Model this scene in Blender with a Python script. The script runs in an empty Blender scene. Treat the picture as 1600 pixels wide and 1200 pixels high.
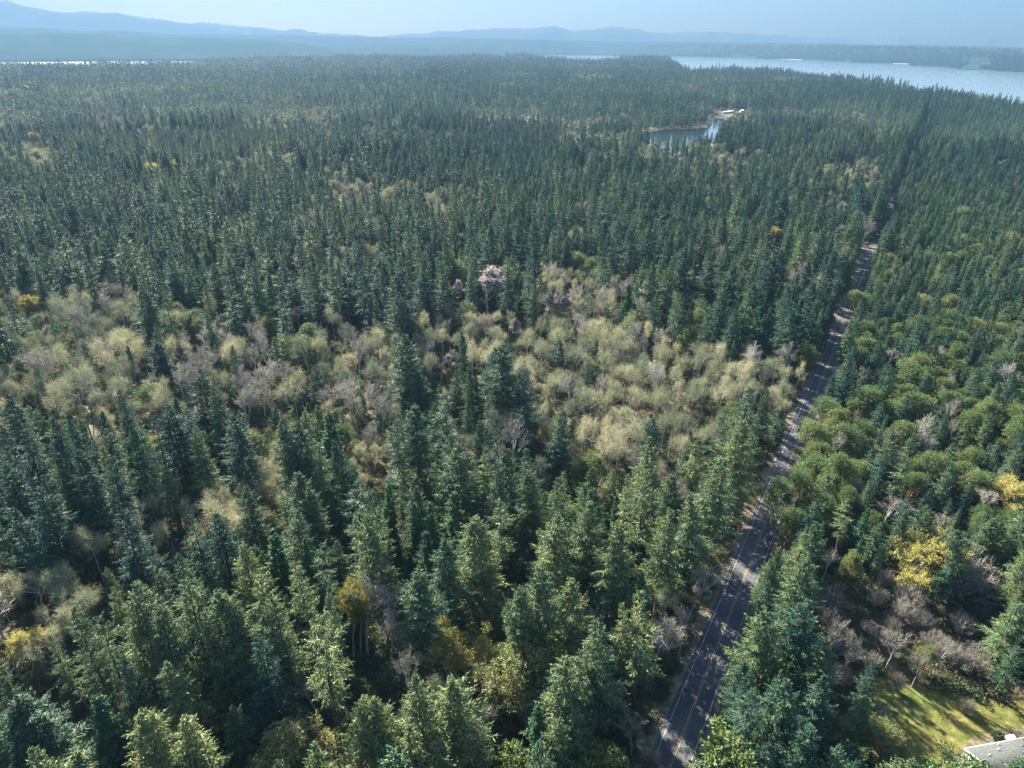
import bpy, math, random
import numpy as np

# ------------------------------------------------------------------ camera, world, sun, exposure
sc = bpy.context.scene
col = sc.collection
CAM_H = 120.0
FPX = 1066.0                                  # focal length in pixels of the 1600 x 1200 photograph
PITCH = math.atan((600 - 62) / FPX)
ROLL = math.radians(0.5)
cam_d = bpy.data.cameras.new('camera')
cam = bpy.data.objects.new('camera', cam_d)
col.objects.link(cam)
cam_d.sensor_width = 36.0
cam_d.lens = FPX / 1600 * 36.0
cam_d.clip_start = 1.0
cam_d.clip_end = 200000
cam.location = (0, 0, CAM_H)
FWD = np.array([0, math.cos(PITCH), -math.sin(PITCH)])
_r = np.array([1.0, 0, 0]); _u = np.array([0, math.sin(PITCH), math.cos(PITCH)])
RGT = _r * math.cos(ROLL) + _u * math.sin(ROLL)
UPV = _u * math.cos(ROLL) - _r * math.sin(ROLL)
from mathutils import Matrix, Vector
cam.matrix_world = Matrix(((RGT[0], UPV[0], -FWD[0], 0), (RGT[1], UPV[1], -FWD[1], 0),
                           (RGT[2], UPV[2], -FWD[2], CAM_H), (0, 0, 0, 1)))
sc.camera = cam

SUN_AZ = math.radians(-31)                    # clockwise from +Y: ahead of the camera and to the left
SUN_EL = math.radians(31)
world = bpy.data.worlds.new('World'); sc.world = world; world.use_nodes = True
wn = world.node_tree.nodes; wl = world.node_tree.links
sky = wn.new('ShaderNodeTexSky'); sky.sky_type = 'NISHITA'; sky.sun_disc = False
sky.sun_elevation = SUN_EL; sky.sun_rotation = SUN_AZ
sky.air_density = 1.0; sky.dust_density = 0.9; sky.ozone_density = 4.0
wn['Background'].inputs['Strength'].default_value = 0.055
wl.new(sky.outputs[0], wn['Background'].inputs['Color'])
sun_d = bpy.data.lights.new('sun', 'SUN'); sun = bpy.data.objects.new('sun', sun_d); col.objects.link(sun)
sun_d.energy = 5.0; sun_d.angle = math.radians(0.55); sun_d.color = (1.0, 0.93, 0.80)
SDIR = Vector((math.sin(SUN_AZ) * math.cos(SUN_EL), math.cos(SUN_AZ) * math.cos(SUN_EL), math.sin(SUN_EL)))
sun.rotation_euler = SDIR.to_track_quat('Z', 'Y').to_euler()
sc.view_settings.view_transform = 'Standard'; sc.view_settings.look = 'None'
sc.view_settings.gamma = 1.0; sc.view_settings.use_curve_mapping = False
sc.view_settings.exposure = 2.95
sc.render.engine = 'CYCLES'
cy = sc.cycles
cy.max_bounces = 4; cy.diffuse_bounces = 1; cy.glossy_bounces = 2; cy.transmission_bounces = 2
cy.volume_bounces = 0; cy.transparent_max_bounces = 4; cy.use_denoising = True; cy.denoising_prefilter = 'NONE'
cy.caustics_reflective = False; cy.caustics_refractive = False

def gp(x, y, z=0.0):
    """photograph pixel -> point on the level z"""
    d = FWD * FPX + RGT * (x - 800) + UPV * (600 - y)
    t = (z - CAM_H) / d[2]
    return np.array([d[0] * t, d[1] * t, z])

def at_dist(x, y, D):
    d = FWD * FPX + RGT * (x - 800) + UPV * (600 - y)
    t = D / math.hypot(d[0], d[1])
    return np.array([d[0] * t, d[1] * t, CAM_H + d[2] * t])

def pj(P):
    v = np.asarray(P, float) - np.array([0, 0, CAM_H])
    q = FPX / np.maximum(v @ FWD, 0.01)
    return np.stack([800 + q * (v @ RGT), 600 - q * (v @ UPV)], -1)

def inpoly(px, py, poly):
    px = np.asarray(px, float); py = np.asarray(py, float)
    ins = np.zeros(px.shape, bool)
    n = len(poly)
    for i in range(n):
        x0, y0 = poly[i]; x1, y1 = poly[(i + 1) % n]
        if y0 == y1: continue
        c = ((y0 > py) != (y1 > py)) & (px < (x1 - x0) * (py - y0) / (y1 - y0) + x0)
        ins ^= c
    return ins

rng = np.random.default_rng(7)

def vnoise(x, y, seed=0):
    """smooth value noise, about 0..1"""
    x = np.asarray(x, float); y = np.asarray(y, float)
    xi = np.floor(x); yi = np.floor(y); fx = x - xi; fy = y - yi
    fx = fx * fx * (3 - 2 * fx); fy = fy * fy * (3 - 2 * fy)
    def h(a, b):
        s = np.sin(a * 127.1 + b * 311.7 + seed * 74.7) * 43758.5453
        return s - np.floor(s)
    return ((h(xi, yi) * (1 - fx) + h(xi + 1, yi) * fx) * (1 - fy)
            + (h(xi, yi + 1) * (1 - fx) + h(xi + 1, yi + 1) * fx) * fy)

def fbm(x, y, seed=0, o=3):
    s = 0; a = 0.5
    for k in range(o):
        s = s + a * vnoise(x * 2 ** k, y * 2 ** k, seed + k); a *= 0.5
    return s / (1 - 0.5 ** o)

# ------------------------------------------------------------------ materials
def mat(name):
    m = bpy.data.materials.new(name); m.use_nodes = True
    m.node_tree.nodes.clear()
    return m, m.node_tree.nodes, m.node_tree.links

def ramp(n, l, fac, stops):
    r = n.new('ShaderNodeValToRGB')
    e = r.color_ramp.elements
    e[0].position, e[0].color = stops[0][0], (*stops[0][1], 1)
    e[1].position, e[1].color = stops[-1][0], (*stops[-1][1], 1)
    for p, c in stops[1:-1]:
        x = e.new(p); x.color = (*c, 1)
    l.new(fac, r.inputs[0])
    return r.outputs[0]

def leaf_mat(name, stops, trans=0.3, rough=0.6, spread=0.5, nscale=0.35):
    """foliage: colour picked per tree (tint) with variation from spray to spray"""
    m, n, l = mat(name)
    out = n.new('ShaderNodeOutputMaterial')
    at = n.new('ShaderNodeAttribute'); at.attribute_type = 'INSTANCER'; at.attribute_name = 'tint'
    geo = n.new('ShaderNodeNewGeometry')
    tc = n.new('ShaderNodeTexCoord')
    nz = n.new('ShaderNodeTexNoise'); nz.inputs['Scale'].default_value = nscale; nz.inputs['Detail'].default_value = 1
    l.new(tc.outputs['Object'], nz.inputs['Vector'])
    a = n.new('ShaderNodeMath'); a.operation = 'MULTIPLY_ADD'       # random per island * spread + tint
    l.new(geo.outputs['Random Per Island'], a.inputs[0]); a.inputs[1].default_value = spread
    b = n.new('ShaderNodeMath'); b.operation = 'MULTIPLY_ADD'
    l.new(nz.outputs[0], b.inputs[0]); b.inputs[1].default_value = 0.5; b.inputs[2].default_value = -0.25 - spread / 2
    c = n.new('ShaderNodeMath'); c.operation = 'ADD'
    l.new(at.outputs['Fac'], c.inputs[0]); l.new(b.outputs[0], c.inputs[1])
    l.new(c.outputs[0], a.inputs[2])
    colr = ramp(n, l, a.outputs[0], stops)
    p = n.new('ShaderNodeBsdfPrincipled')
    p.inputs['Roughness'].default_value = rough
    p.inputs['Specular IOR Level'].default_value = 0.2
    l.new(colr, p.inputs['Base Color'])
    t = n.new('ShaderNodeBsdfTranslucent'); l.new(colr, t.inputs['Color'])
    mx = n.new('ShaderNodeMixShader'); mx.inputs[0].default_value = trans
    l.new(p.outputs[0], mx.inputs[1]); l.new(t.outputs[0], mx.inputs[2])
    l.new(mx.outputs[0], out.inputs['Surface'])
    return m

def noise_mat(name, stops, scale=1.0, detail=6, rough=0.9, bump=0.0, spec=0.3, coord='Object', scale2=None, stops2=None, bscale=None, stretch=None):
    m, n, l = mat(name)
    out = n.new('ShaderNodeOutputMaterial')
    tc = n.new('ShaderNodeTexCoord')
    vec = tc.outputs[coord]
    if stretch:
        mp = n.new('ShaderNodeMapping'); mp.inputs['Scale'].default_value = stretch
        l.new(vec, mp.inputs[0]); vec = mp.outputs[0]
    nz = n.new('ShaderNodeTexNoise'); nz.inputs['Scale'].default_value = scale; nz.inputs['Detail'].default_value = detail
    l.new(vec, nz.inputs['Vector'])
    c = ramp(n, l, nz.outputs[0], stops)
    if scale2:
        n2 = n.new('ShaderNodeTexNoise'); n2.inputs['Scale'].default_value = scale2; n2.inputs['Detail'].default_value = 4
        l.new(vec, n2.inputs['Vector'])
        c2 = ramp(n, l, n2.outputs[0], stops2)
        mx = n.new('ShaderNodeMix'); mx.data_type = 'RGBA'; mx.blend_type = 'MULTIPLY'
        mx.inputs[0].default_value = 1.0
        l.new(c, mx.inputs[6]); l.new(c2, mx.inputs[7]); c = mx.outputs[2]
    p = n.new('ShaderNodeBsdfPrincipled')
    p.inputs['Roughness'].default_value = rough; p.inputs['Specular IOR Level'].default_value = spec
    l.new(c, p.inputs['Base Color'])
    if bump:
        nb = n.new('ShaderNodeTexNoise'); nb.inputs['Scale'].default_value = bscale or scale * 3; nb.inputs['Detail'].default_value = 5
        l.new(vec, nb.inputs['Vector'])
        bm = n.new('ShaderNodeBump'); bm.inputs['Strength'].default_value = 1.0; bm.inputs['Distance'].default_value = bump
        l.new(nb.outputs[0], bm.inputs['Height']); l.new(bm.outputs[0], p.inputs['Normal'])
    l.new(p.outputs[0], out.inputs['Surface'])
    return m

M = {}
M['fir'] = leaf_mat('fir_needles', [(0, (.010, .050, .048)), (.3, (.030, .094, .066)), (.55, (.082, .146, .062)), (.8, (.170, .215, .078)), (1, (.28, .30, .11))], .26, spread=.7)
M['cedar'] = leaf_mat('cedar_sprays', [(0, (.030, .085, .050)), (.5, (.055, .135, .060)), (1, (.11, .20, .06))], .28)
M['madrona'] = leaf_mat('madrona_leaves', [(0, (.035, .080, .034)), (.35, (.068, .130, .042)), (.7, (.130, .185, .052)), (.92, (.21, .225, .075)), (1, (.27, .21, .09))], .25, .45, spread=.6)
M['alder'] = leaf_mat('alder_twigs', [(0, (.10, .125, .085)), (.35, (.175, .20, .115)), (.7, (.29, .295, .165)), (1, (.45, .41, .25))], .25, .8)
M['bare'] = leaf_mat('bare_twigs', [(0, (.125, .115, .095)), (.5, (.245, .225, .18)), (1, (.44, .405, .34))], .1, .8)
M['maple'] = leaf_mat('maple_buds', [(0, (.17, .17, .045)), (.5, (.31, .28, .07)), (1, (.45, .38, .13))], .35, spread=.8)
M['cherry'] = leaf_mat('cherry_blossom', [(0, (.24, .20, .19)), (.5, (.37, .315, .30)), (1, (.52, .46, .44))], .35)
M['ivy'] = leaf_mat('ivy_leaves', [(0, (.05, .11, .03)), (.5, (.10, .18, .035)), (1, (.19, .26, .05))], .25)
M['shrub'] = leaf_mat('shrub_leaves', [(0, (.035, .065, .030)), (.5, (.075, .105, .045)), (1, (.16, .16, .07))], .25)
M['fern'] = leaf_mat('dead_bracken', [(0, (.11, .085, .055)), (.5, (.20, .155, .095)), (1, (.30, .25, .14))], .2)
M['bark'] = noise_mat('fir_bark', [(.3, (.05, .042, .038)), (.7, (.14, .115, .095))], 1.2, stretch=(3, 3, .4), bump=.05)
M['pale_bark'] = noise_mat('alder_bark', [(.3, (.20, .185, .17)), (.7, (.42, .40, .37))], .9, stretch=(2, 2, .6))
M['red_bark'] = noise_mat('madrona_bark', [(.3, (.17, .075, .045)), (.7, (.32, .17, .10))], .9, stretch=(2, 2, .6))
M['ground'] = noise_mat('forest_floor', [(.25, (.030, .034, .020)), (.5, (.075, .066, .040)), (.72, (.13, .105, .065))], .16, 8, bump=.25,
                        scale2=.02, stops2=[(.35, (.7, .85, .6)), (.65, (1.1, 1, .9))], bscale=.9)
M['asphalt'] = noise_mat('asphalt', [(.3, (.060, .064, .072)), (.7, (.088, .092, .10))], 1.5, 8, .85, bump=.01,
                         scale2=.12, stops2=[(.35, (.68, .68, .70)), (.65, (1.2, 1.18, 1.15))])
M['verge'] = noise_mat('road_verge', [(.3, (.07, .075, .035)), (.5, (.16, .135, .085)), (.7, (.24, .19, .13))], .7, 8, bump=.06)
M['white_line'] = noise_mat('white_road_paint', [(.30, (.13, .13, .14)), (.50, (.40, .40, .40))], 1.1, 8, .7)
M['yellow_line'] = noise_mat('yellow_road_paint', [(.30, (.11, .10, .06)), (.5, (.34, .24, .06))], 1.1, 8, .7)
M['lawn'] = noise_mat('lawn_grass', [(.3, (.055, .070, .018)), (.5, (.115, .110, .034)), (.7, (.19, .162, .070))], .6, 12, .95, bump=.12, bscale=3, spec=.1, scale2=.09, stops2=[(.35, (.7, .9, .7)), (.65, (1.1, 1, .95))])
M['gravel'] = noise_mat('gravel', [(.3, (.10, .09, .085)), (.7, (.20, .18, .165))], 4, 8, bump=.02)
M['soil'] = noise_mat('garden_soil', [(.3, (.06, .05, .03)), (.5, (.12, .10, .05)), (.7, (.20, .15, .10))], .8, 8, bump=.05)
M['shingle'] = noise_mat('grey_shingles', [(.35, (.036, .042, .042)), (.65, (.082, .090, .088))], 3.5, 8, .9, bump=.015,
                         scale2=.4, stops2=[(.3, (.85, .85, .85)), (.7, (1.05, 1.05, 1.05))])
M['siding'] = noise_mat('pale_siding', [(.3, (.42, .49, .48)), (.7, (.50, .56, .55))], .8, 4, .6)
M['trim'] = noise_mat('white_trim', [(.3, (.60, .61, .61)), (.7, (.68, .68, .67))], 1, 3, .5)
M['dark'] = noise_mat('dark_glass', [(.3, (.02, .03, .04)), (.7, (.03, .04, .05))], 1, 2, .1, spec=.5)
M['teal_roof'] = noise_mat('teal_metal_roof', [(.3, (.14, .36, .42)), (.7, (.24, .48, .52))], .8, 3, .5)
M['mauve_roof'] = noise_mat('mauve_roof', [(.3, (.34, .28, .33)), (.7, (.44, .37, .42))], .8, 3, .7)
M['blue_roof'] = noise_mat('pale_blue_roof', [(.3, (.48, .60, .70)), (.7, (.62, .72, .80))], .8, 3, .5)
M['wood'] = noise_mat('weathered_wood', [(.3, (.30, .26, .22)), (.7, (.48, .43, .37))], .8, 4, .8)
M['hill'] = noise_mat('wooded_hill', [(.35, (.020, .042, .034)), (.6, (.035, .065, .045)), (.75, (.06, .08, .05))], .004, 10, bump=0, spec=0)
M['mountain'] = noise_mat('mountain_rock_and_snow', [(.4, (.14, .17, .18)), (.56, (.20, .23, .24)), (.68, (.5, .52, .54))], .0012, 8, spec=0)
M['bluff'] = noise_mat('haze_pale_slopes', [(.4, (.13, .16, .16)), (.6, (.20, .23, .23))], .0006, 8, spec=0)  # mountain slopes lifted to pale grey, haze put into their colour
M['beach'] = noise_mat('beach_sand', [(.3, (.36, .33, .27)), (.7, (.55, .50, .42))], .02, 5)
M['meadow'] = noise_mat('lake_meadow', [(.3, (.07, .09, .03)), (.5, (.13, .14, .045)), (.7, (.17, .15, .075))], .05, 6)
M['reeds'] = noise_mat('reeds', [(.3, (.10, .08, .06)), (.7, (.19, .145, .105))], .3, 6)

def water_mat(name, base, rough, bscale, bump):
    m, n, l = mat(name)
    out = n.new('ShaderNodeOutputMaterial')
    p = n.new('ShaderNodeBsdfPrincipled'); p.inputs['Base Color'].default_value = (*base, 1)
    p.inputs['Roughness'].default_value = rough; p.inputs['IOR'].default_value = 1.33
    tc = n.new('ShaderNodeTexCoord'); nz = n.new('ShaderNodeTexNoise'); nz.inputs['Scale'].default_value = bscale
    nz.inputs['Detail'].default_value = 3
    l.new(tc.outputs['Object'], nz.inputs['Vector'])
    b = n.new('ShaderNodeBump'); b.inputs['Distance'].default_value = bump; l.new(nz.outputs[0], b.inputs['Height'])
    l.new(b.outputs[0], p.inputs['Normal']); l.new(p.outputs[0], out.inputs['Surface'])
    return m
M['sea'] = water_mat('sea_water', (.13, .17, .195), .16, .002, .02)
M['lake'] = water_mat('lake_water', (.012, .025, .03), .05, .15, .02)

# ------------------------------------------------------------------ mesh helpers
class Buf:
    def __init__(s): s.v = []; s.q = []; s.t = []; s.n = 0
    def quads(s, P):
        P = np.asarray(P, float).reshape(-1, 4, 3)
        k = len(P)
        s.v.append(P.reshape(-1, 3)); s.q.append(np.arange(k * 4).reshape(k, 4) + s.n); s.n += k * 4
    def tris(s, P):
        P = np.asarray(P, float).reshape(-1, 3, 3); k = len(P)
        s.v.append(P.reshape(-1, 3)); s.t.append(np.arange(k * 3).reshape(k, 3) + s.n); s.n += k * 3
    def mesh_grid(s, V, Q):
        V = np.asarray(V, float); s.v.append(V); s.q.append(np.asarray(Q) + s.n); s.n += len(V)
    def tube(s, pts, rad, sides=6):
        pts = np.asarray(pts, float); rad = np.asarray(rad, float)
        d = np.gradient(pts, axis=0); d /= np.linalg.norm(d, axis=1)[:, None] + 1e-9
        ref = np.array([1.0, 0.13, 0.07]) if abs(d[0][0]) < .8 else np.array([0.1, 1.0, 0.0])
        u = np.cross(d, ref); u /= np.linalg.norm(u, axis=1)[:, None]; w = np.cross(d, u)
        a = np.arange(sides) * 2 * math.pi / sides
        R = pts[:, None] + rad[:, None, None] * (np.cos(a)[None, :, None] * u[:, None] + np.sin(a)[None, :, None] * w[:, None])
        k = len(pts); V = R.reshape(-1, 3)
        i = np.arange(k - 1)[:, None] * sides; j = np.arange(sides)[None]; j2 = (j + 1) % sides
        Q = np.stack([i + j, i + j2, i + sides + j2, i + sides + j], -1).reshape(-1, 4)
        s.mesh_grid(V, Q)
    def box(s, c, size, R=None):
        x, y, z = np.array(size) / 2
        V = np.array([[-x, -y, -z], [x, -y, -z], [x, y, -z], [-x, y, -z], [-x, -y, z], [x, -y, z], [x, y, z], [-x, y, z]])
        if R is not None: V = V @ np.asarray(R).T
        Q = [[0, 3, 2, 1], [4, 5, 6, 7], [0, 1, 5, 4], [1, 2, 6, 5], [2, 3, 7, 6], [3, 0, 4, 7]]
        s.mesh_grid(V + np.asarray(c), Q)
    def mesh(s, name, material, smooth=False):
        me = bpy.data.meshes.new(name)
        V = np.concatenate(s.v); loops = []; starts = []; off = 0
        if s.q:
            q = np.concatenate(s.q); loops.append(q.ravel()); starts.append(np.arange(len(q)) * 4); off = len(q) * 4
        if s.t:
            t = np.concatenate(s.t); loops.append(t.ravel()); starts.append(np.arange(len(t)) * 3 + off)
        L = np.concatenate(loops); S = np.concatenate(starts)
        me.vertices.add(len(V)); me.vertices.foreach_set('co', V.astype(np.float32).ravel())
        me.loops.add(len(L)); me.loops.foreach_set('vertex_index', L.astype(np.int32))
        me.polygons.add(len(S)); me.polygons.foreach_set('loop_start', S.astype(np.int32))
        if smooth: me.polygons.foreach_set('use_smooth', np.ones(len(S), bool))
        me.update(calc_edges=True); me.validate()
        if material is not None:
            for mm in (material if isinstance(material, (list, tuple)) else [material]): me.materials.append(mm)
        return me
    def obj(s, name, material, parent=None, smooth=False, link=True):
        o = bpy.data.objects.new(name, s.mesh(name, material, smooth))
        if link: col.objects.link(o)
        if parent is not None: o.parent = parent
        return o

def tag(o, label, cat=None, group=None, kind=None):
    if label: o['label'] = label
    if cat: o['category'] = cat
    if group: o['group'] = group
    if kind: o['kind'] = kind
    return o

def empty(name, loc, rz=0.0):
    o = bpy.data.objects.new(name, None); col.objects.link(o)
    o.location = loc; o.rotation_euler = (0, 0, rz); o.empty_display_size = 1
    return o

def unit(v):
    return v / (np.linalg.norm(v, axis=-1, keepdims=True) + 1e-9)

def strips(buf, base, d, length, w0, w1, r, droop=0.0, two=False):
    """narrow leaf strips from base along d; each has its own random roll"""
    n = len(base)
    d = unit(d); rv = unit(r.normal(size=(n, 3)))
    side = unit(np.cross(d, rv))
    length = np.broadcast_to(np.asarray(length, float), (n,)); w0 = np.broadcast_to(np.asarray(w0, float), (n,)); w1 = np.broadcast_to(np.asarray(w1, float), (n,))
    tip = base + d * length[:, None]; tip[:, 2] -= droop * length
    buf.quads(np.stack([base - side * w0[:, None] / 2, base + side * w0[:, None] / 2,
                        tip + side * w1[:, None] / 2, tip - side * w1[:, None] / 2], 1))

# ------------------------------------------------------------------ tree shapes
def fir_shape(seed, H=30.0, R=4.2, bare=.2, step=.62, per=5, nb=8, fine=2, wid=.2, power=.8, droop=.22, gaps=.12, thick=1.0):
    r = np.random.default_rng(seed)
    T, C = Buf(), Buf()
    bend = r.normal(0, .25, 2)
    def axis(z):
        t = z / H
        return np.array([bend[0] * math.sin(t * 3.0), bend[1] * math.sin(t * 2.3 + .4) - bend[1] * .39, z])
    zs = np.linspace(-.4, H * .97, 9)
    T.tube([axis(z) for z in zs], .36 * H / 30 * (1 - zs / H) ** .8 + .02, 6)
    zb = bare * H; z = zb
    side_bias = r.uniform(0, 6.28)
    lobes = r.uniform(.68, 1.22, 7)
    while z < H * .985:
        t = (z - zb) / (H - zb)
        prof = (1 - t) ** power * (min(1, .55 + 2.6 * t)) + .03
        k = max(3, int(round(per * (.75 + .5 * r.random()) * (1 - .25 * t))))
        a0 = r.uniform(0, 6.28)
        for b in range(k):
            if r.random() < gaps: continue
            a = a0 + b * 6.283 / k + r.normal(0, .25)
            L = R * prof * r.uniform(.45, 1.15) * (1 + .12 * math.cos(a - side_bias)) * lobes[int(t * 6.99)]
            if L < .12: continue
            el = math.radians(-16 + 52 * t ** 1.4 + r.normal(0, 7))
            h = np.array([math.cos(a), math.sin(a), 0.0]); lat = np.array([-math.sin(a), math.cos(a), 0.0])
            m = max(3, int(nb * (.4 + .6 * L / R)))
            s = (np.arange(m) + r.random(m) * .8) / m * .86 + .14
            o = axis(z + r.normal(0, .15))
            up = math.sin(el) * s - droop * s * s * (1 - t) + .16 * s ** 4
            P = o + h * (L * s * math.cos(el))[:, None] + np.array([0, 0, 1.0]) * (L * up)[:, None]
            bl = np.minimum(.5 * L * (1.08 - s) + .16, 1.5) * r.uniform(.7, 1.2, m)
            for sg in (-1, 1):
                ang = r.uniform(.6, 1.05, m)
                d = h * np.cos(ang)[:, None] + sg * lat * np.sin(ang)[:, None] + np.array([0, 0, 1]) * r.normal(-.16, .16, m)[:, None]
                strips(C, P, d, bl, wid * thick, wid * .45 * thick, r, .1)
                if fine > 1:
                    q = P + unit(d) * (bl * r.uniform(.3, .6, m))[:, None]
                    d2 = d + r.normal(0, .5, (m, 3)) + h * .4
                    strips(C, q, d2, bl * .6, wid * .9, wid * .35, r, .18)
                if fine > 2:
                    q = P + unit(d) * (bl * r.uniform(.1, .8, m))[:, None]
                    d2 = d * .5 + r.normal(0, .6, (m, 3)); d2[:, 2] -= .35
                    strips(C, q, d2, np.minimum(bl * .55, .6), wid * .85, wid * .4, r, .1)
            tipd = np.tile(h, (2, 1)) + np.array([[0, 0, .25]]) + r.normal(0, .15, (2, 3))
            strips(C, np.tile(P[-1], (2, 1)), tipd, .2 + .12 * L, wid, .04, r)
            if L > 1.2 and fine > 1:
                T.tube([o, P[m // 2], P[-1]], [.05, .03, .01], 3)
        z += step * (.75 + .5 * r.random()) * (1 - .35 * t) * H / 30
    # leader
    n = 10
    strips(C, np.tile(axis(H * .955), (n, 1)) + r.normal(0, .05, (n, 3)), np.stack([r.normal(0, .22, n), r.normal(0, .22, n), np.ones(n)], 1), r.uniform(.4, 1.0, n) * H * .045, .16, .03, r)
    # dead stubs under the crown
    n = 14 if fine > 1 else 0
    if n:
        zz = r.uniform(.4 * zb, zb, n); aa = r.uniform(0, 6.28, n)
        strips(T, np.stack([axis(q) for q in zz]), np.stack([np.cos(aa), np.sin(aa), r.normal(-.2, .2, n)], 1), r.uniform(.8, 2.2, n), .06, .015, r)
    return T, C

def grow(T, r, o, d, L, rad, depth, maxd, ends, spread=.6, upb=.25, kids=(3, 4), sides=5, shrink=.66):
    n = 4
    pts = [o]; dd = d.copy()
    for i in range(n):
        dd = unit(dd + r.normal(0, .13, 3) + np.array([0, 0, upb * .22]))
        pts.append(pts[-1] + dd * L / n)
    pts = np.array(pts)
    T.tube(pts, np.linspace(rad, rad * .6, n + 1), max(3, sides))
    if depth >= maxd:
        ends.append((pts, dd, L)); return
    k = r.integers(kids[0], kids[1] + 1)
    ph = r.uniform(0, 6.28)
    for i in range(k):
        t = .45 + .55 * (i + r.random() * .7) / k
        p = pts[0] + (pts[-1] - pts[0]) * t; j = min(n - 1, int(t * n)); p = pts[j] + (pts[j + 1] - pts[j]) * (t * n - j if t < 1 else 1)
        a = ph + i * 2.4
        u = unit(np.cross(dd, np.array([.3, .2, 1.0]))); w = np.cross(dd, u)
        nd = unit(dd * math.cos(spread) + (u * math.cos(a) + w * math.sin(a)) * math.sin(spread) + np.array([0, 0, upb]) + r.normal(0, .1, 3))
        grow(T, r, p, nd, L * shrink * r.uniform(.8, 1.2), rad * .58, depth + 1, maxd, ends, spread, upb, kids, sides - 1, shrink)
    grow(T, r, pts[-1], unit(dd + r.normal(0, .2, 3)), L * shrink, rad * .6, depth + 1, maxd, ends, spread, upb, kids, sides - 1, shrink)

def deciduous_shape(seed, H=18.0, stem=.32, maxd=3, twigs=26, tl=.9, tw=.05, spread=.62, upb=.2, kids=(3, 4), rad=.2, leaf=0, leafsize=.22, L0=None, stems=1, flat=.0, shrink=.66, levels=1, R=None):
    r = np.random.default_rng(seed); T, C = Buf(), Buf(); ends = []
    for s in range(stems):
        off = r.normal(0, .35, 3) * (stems > 1); off[2] = 0
        lean = r.normal(0, .05 if stems == 1 else .22, 2)
        base = np.array([off[0], off[1], -.3]); top = np.array([off[0] + lean[0] * H * stem, off[1] + lean[1] * H * stem, H * stem])
        T.tube(np.linspace(base, top, 5), np.linspace(rad * 1.25, rad * .85, 5), 7)
        grow(T, r, top, unit(np.array([lean[0], lean[1], 1.0])), L0 or H * .30, rad * .8, 0, maxd, ends, spread, upb, kids, 5, shrink)
    for pts, d, L in ends:
        n = twigs
        t = r.uniform(.1, 1, n) * 4; j = np.minimum(t.astype(int), 3)
        p = pts[j] + (pts[j + 1] - pts[j]) * (t - j)[:, None]
        dr = unit(d + r.normal(0, .75, (n, 3)) + np.array([0, 0, .25 - flat]))
        ln = tl * r.uniform(.5, 1.3, n)
        strips(C, p, dr, ln, tw, tw * .5, r, flat * .5)
        for q in range(levels):
            p2 = p + dr * (ln * r.uniform(.3, .95, n))[:, None]
            d2 = unit(dr + r.normal(0, .7, (n, 3)) - np.array([0, 0, flat]))
            strips(C, p2, d2, ln * .65, tw * .85, tw * .4, r, flat * .6)
        if leaf:
            m = leaf; k = r.integers(0, n, m)
            p3 = p[k] + dr[k] * (ln[k] * r.uniform(.3, 1.1, m))[:, None] + r.normal(0, .1, (m, 3))
            strips(C, p3, r.normal(size=(m, 3)), leafsize, leafsize * .8, leafsize * .5, r)
    # scale to the nominal height
    zmax = max(v[:, 2].max() for v in C.v)
    for B in (T, C):
        B.v = [v * (H / zmax) for v in B.v]
    if R:
        a = np.concatenate(C.v); q = np.percentile(np.hypot(a[:, 0], a[:, 1]), 92)
        for B in (T, C):
            for v in B.v:
                f = 1 + (R / q - 1) * np.clip(v[:, 2] / (H * stem), .0, 1)
                v[:, 0] *= f; v[:, 1] *= f
    return T, C

def madrona_shape(seed, H=16.0, R=4.6, lobes=13, leaves=520, ls=.42, upright=1.0, stems=2):
    r = np.random.default_rng(seed); T, C = Buf(), Buf()
    fork = np.array([r.normal(0, .3), r.normal(0, .3), H * .25])
    T.tube([np.array([0, 0, -.3]), fork * .5 + r.normal(0, .1, 3), fork], [.34, .28, .24], 7)
    for i in range(lobes):
        a = i * 2.4 + r.uniform(-.4, .4); q = math.sqrt((i + .5) / lobes)
        rad = R * .74 * q * (1 + .32 * math.sin(2 * a + seed) + .18 * math.sin(3 * a + seed * 1.7))
        zc = H * (.88 - .46 * q ** 2 * r.uniform(.5, 1.5)) * (1 if i else .98)
        c = np.array([math.cos(a) * rad, math.sin(a) * rad, zc])
        s = R * r.uniform(.17, .46) * (1 - .15 * q)
        mid = fork + (c - fork) * .55 + np.array([0, 0, -.06 * H]) + r.normal(0, .3, 3)
        T.tube([fork, mid, c], [.15, .10, .04], 5)
        for k in range(5):
            e = c + unit(r.normal(size=3) + np.array([0, 0, .4])) * s * .8
            T.tube([c * .7 + mid * .3, (c + e) / 2, e], [.06, .04, .015], 3)
        # leaf clumps: many small rosettes spread through a lumpy lobe
        nc = leaves // 9
        dirs = unit(r.normal(size=(nc, 3)) + np.array([0, 0, .35]))
        rr = s * r.uniform(.55, 1.12, nc) * (1 + .22 * np.sin(dirs[:, 0] * 5 + i) * np.cos(dirs[:, 1] * 4))
        cc = c + dirs * rr[:, None] * np.array([1, 1, .95 * upright])
        base = np.repeat(cc, 9, 0) + r.normal(0, .13, (nc * 9, 3))
        dv = unit(r.normal(size=(nc * 9, 3)) + np.repeat(dirs, 9, 0) * .9)
        strips(C, base, dv, ls * r.uniform(.6, 1.2, nc * 9), ls * .45, ls * .25, r, .12)
    return T, C

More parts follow.
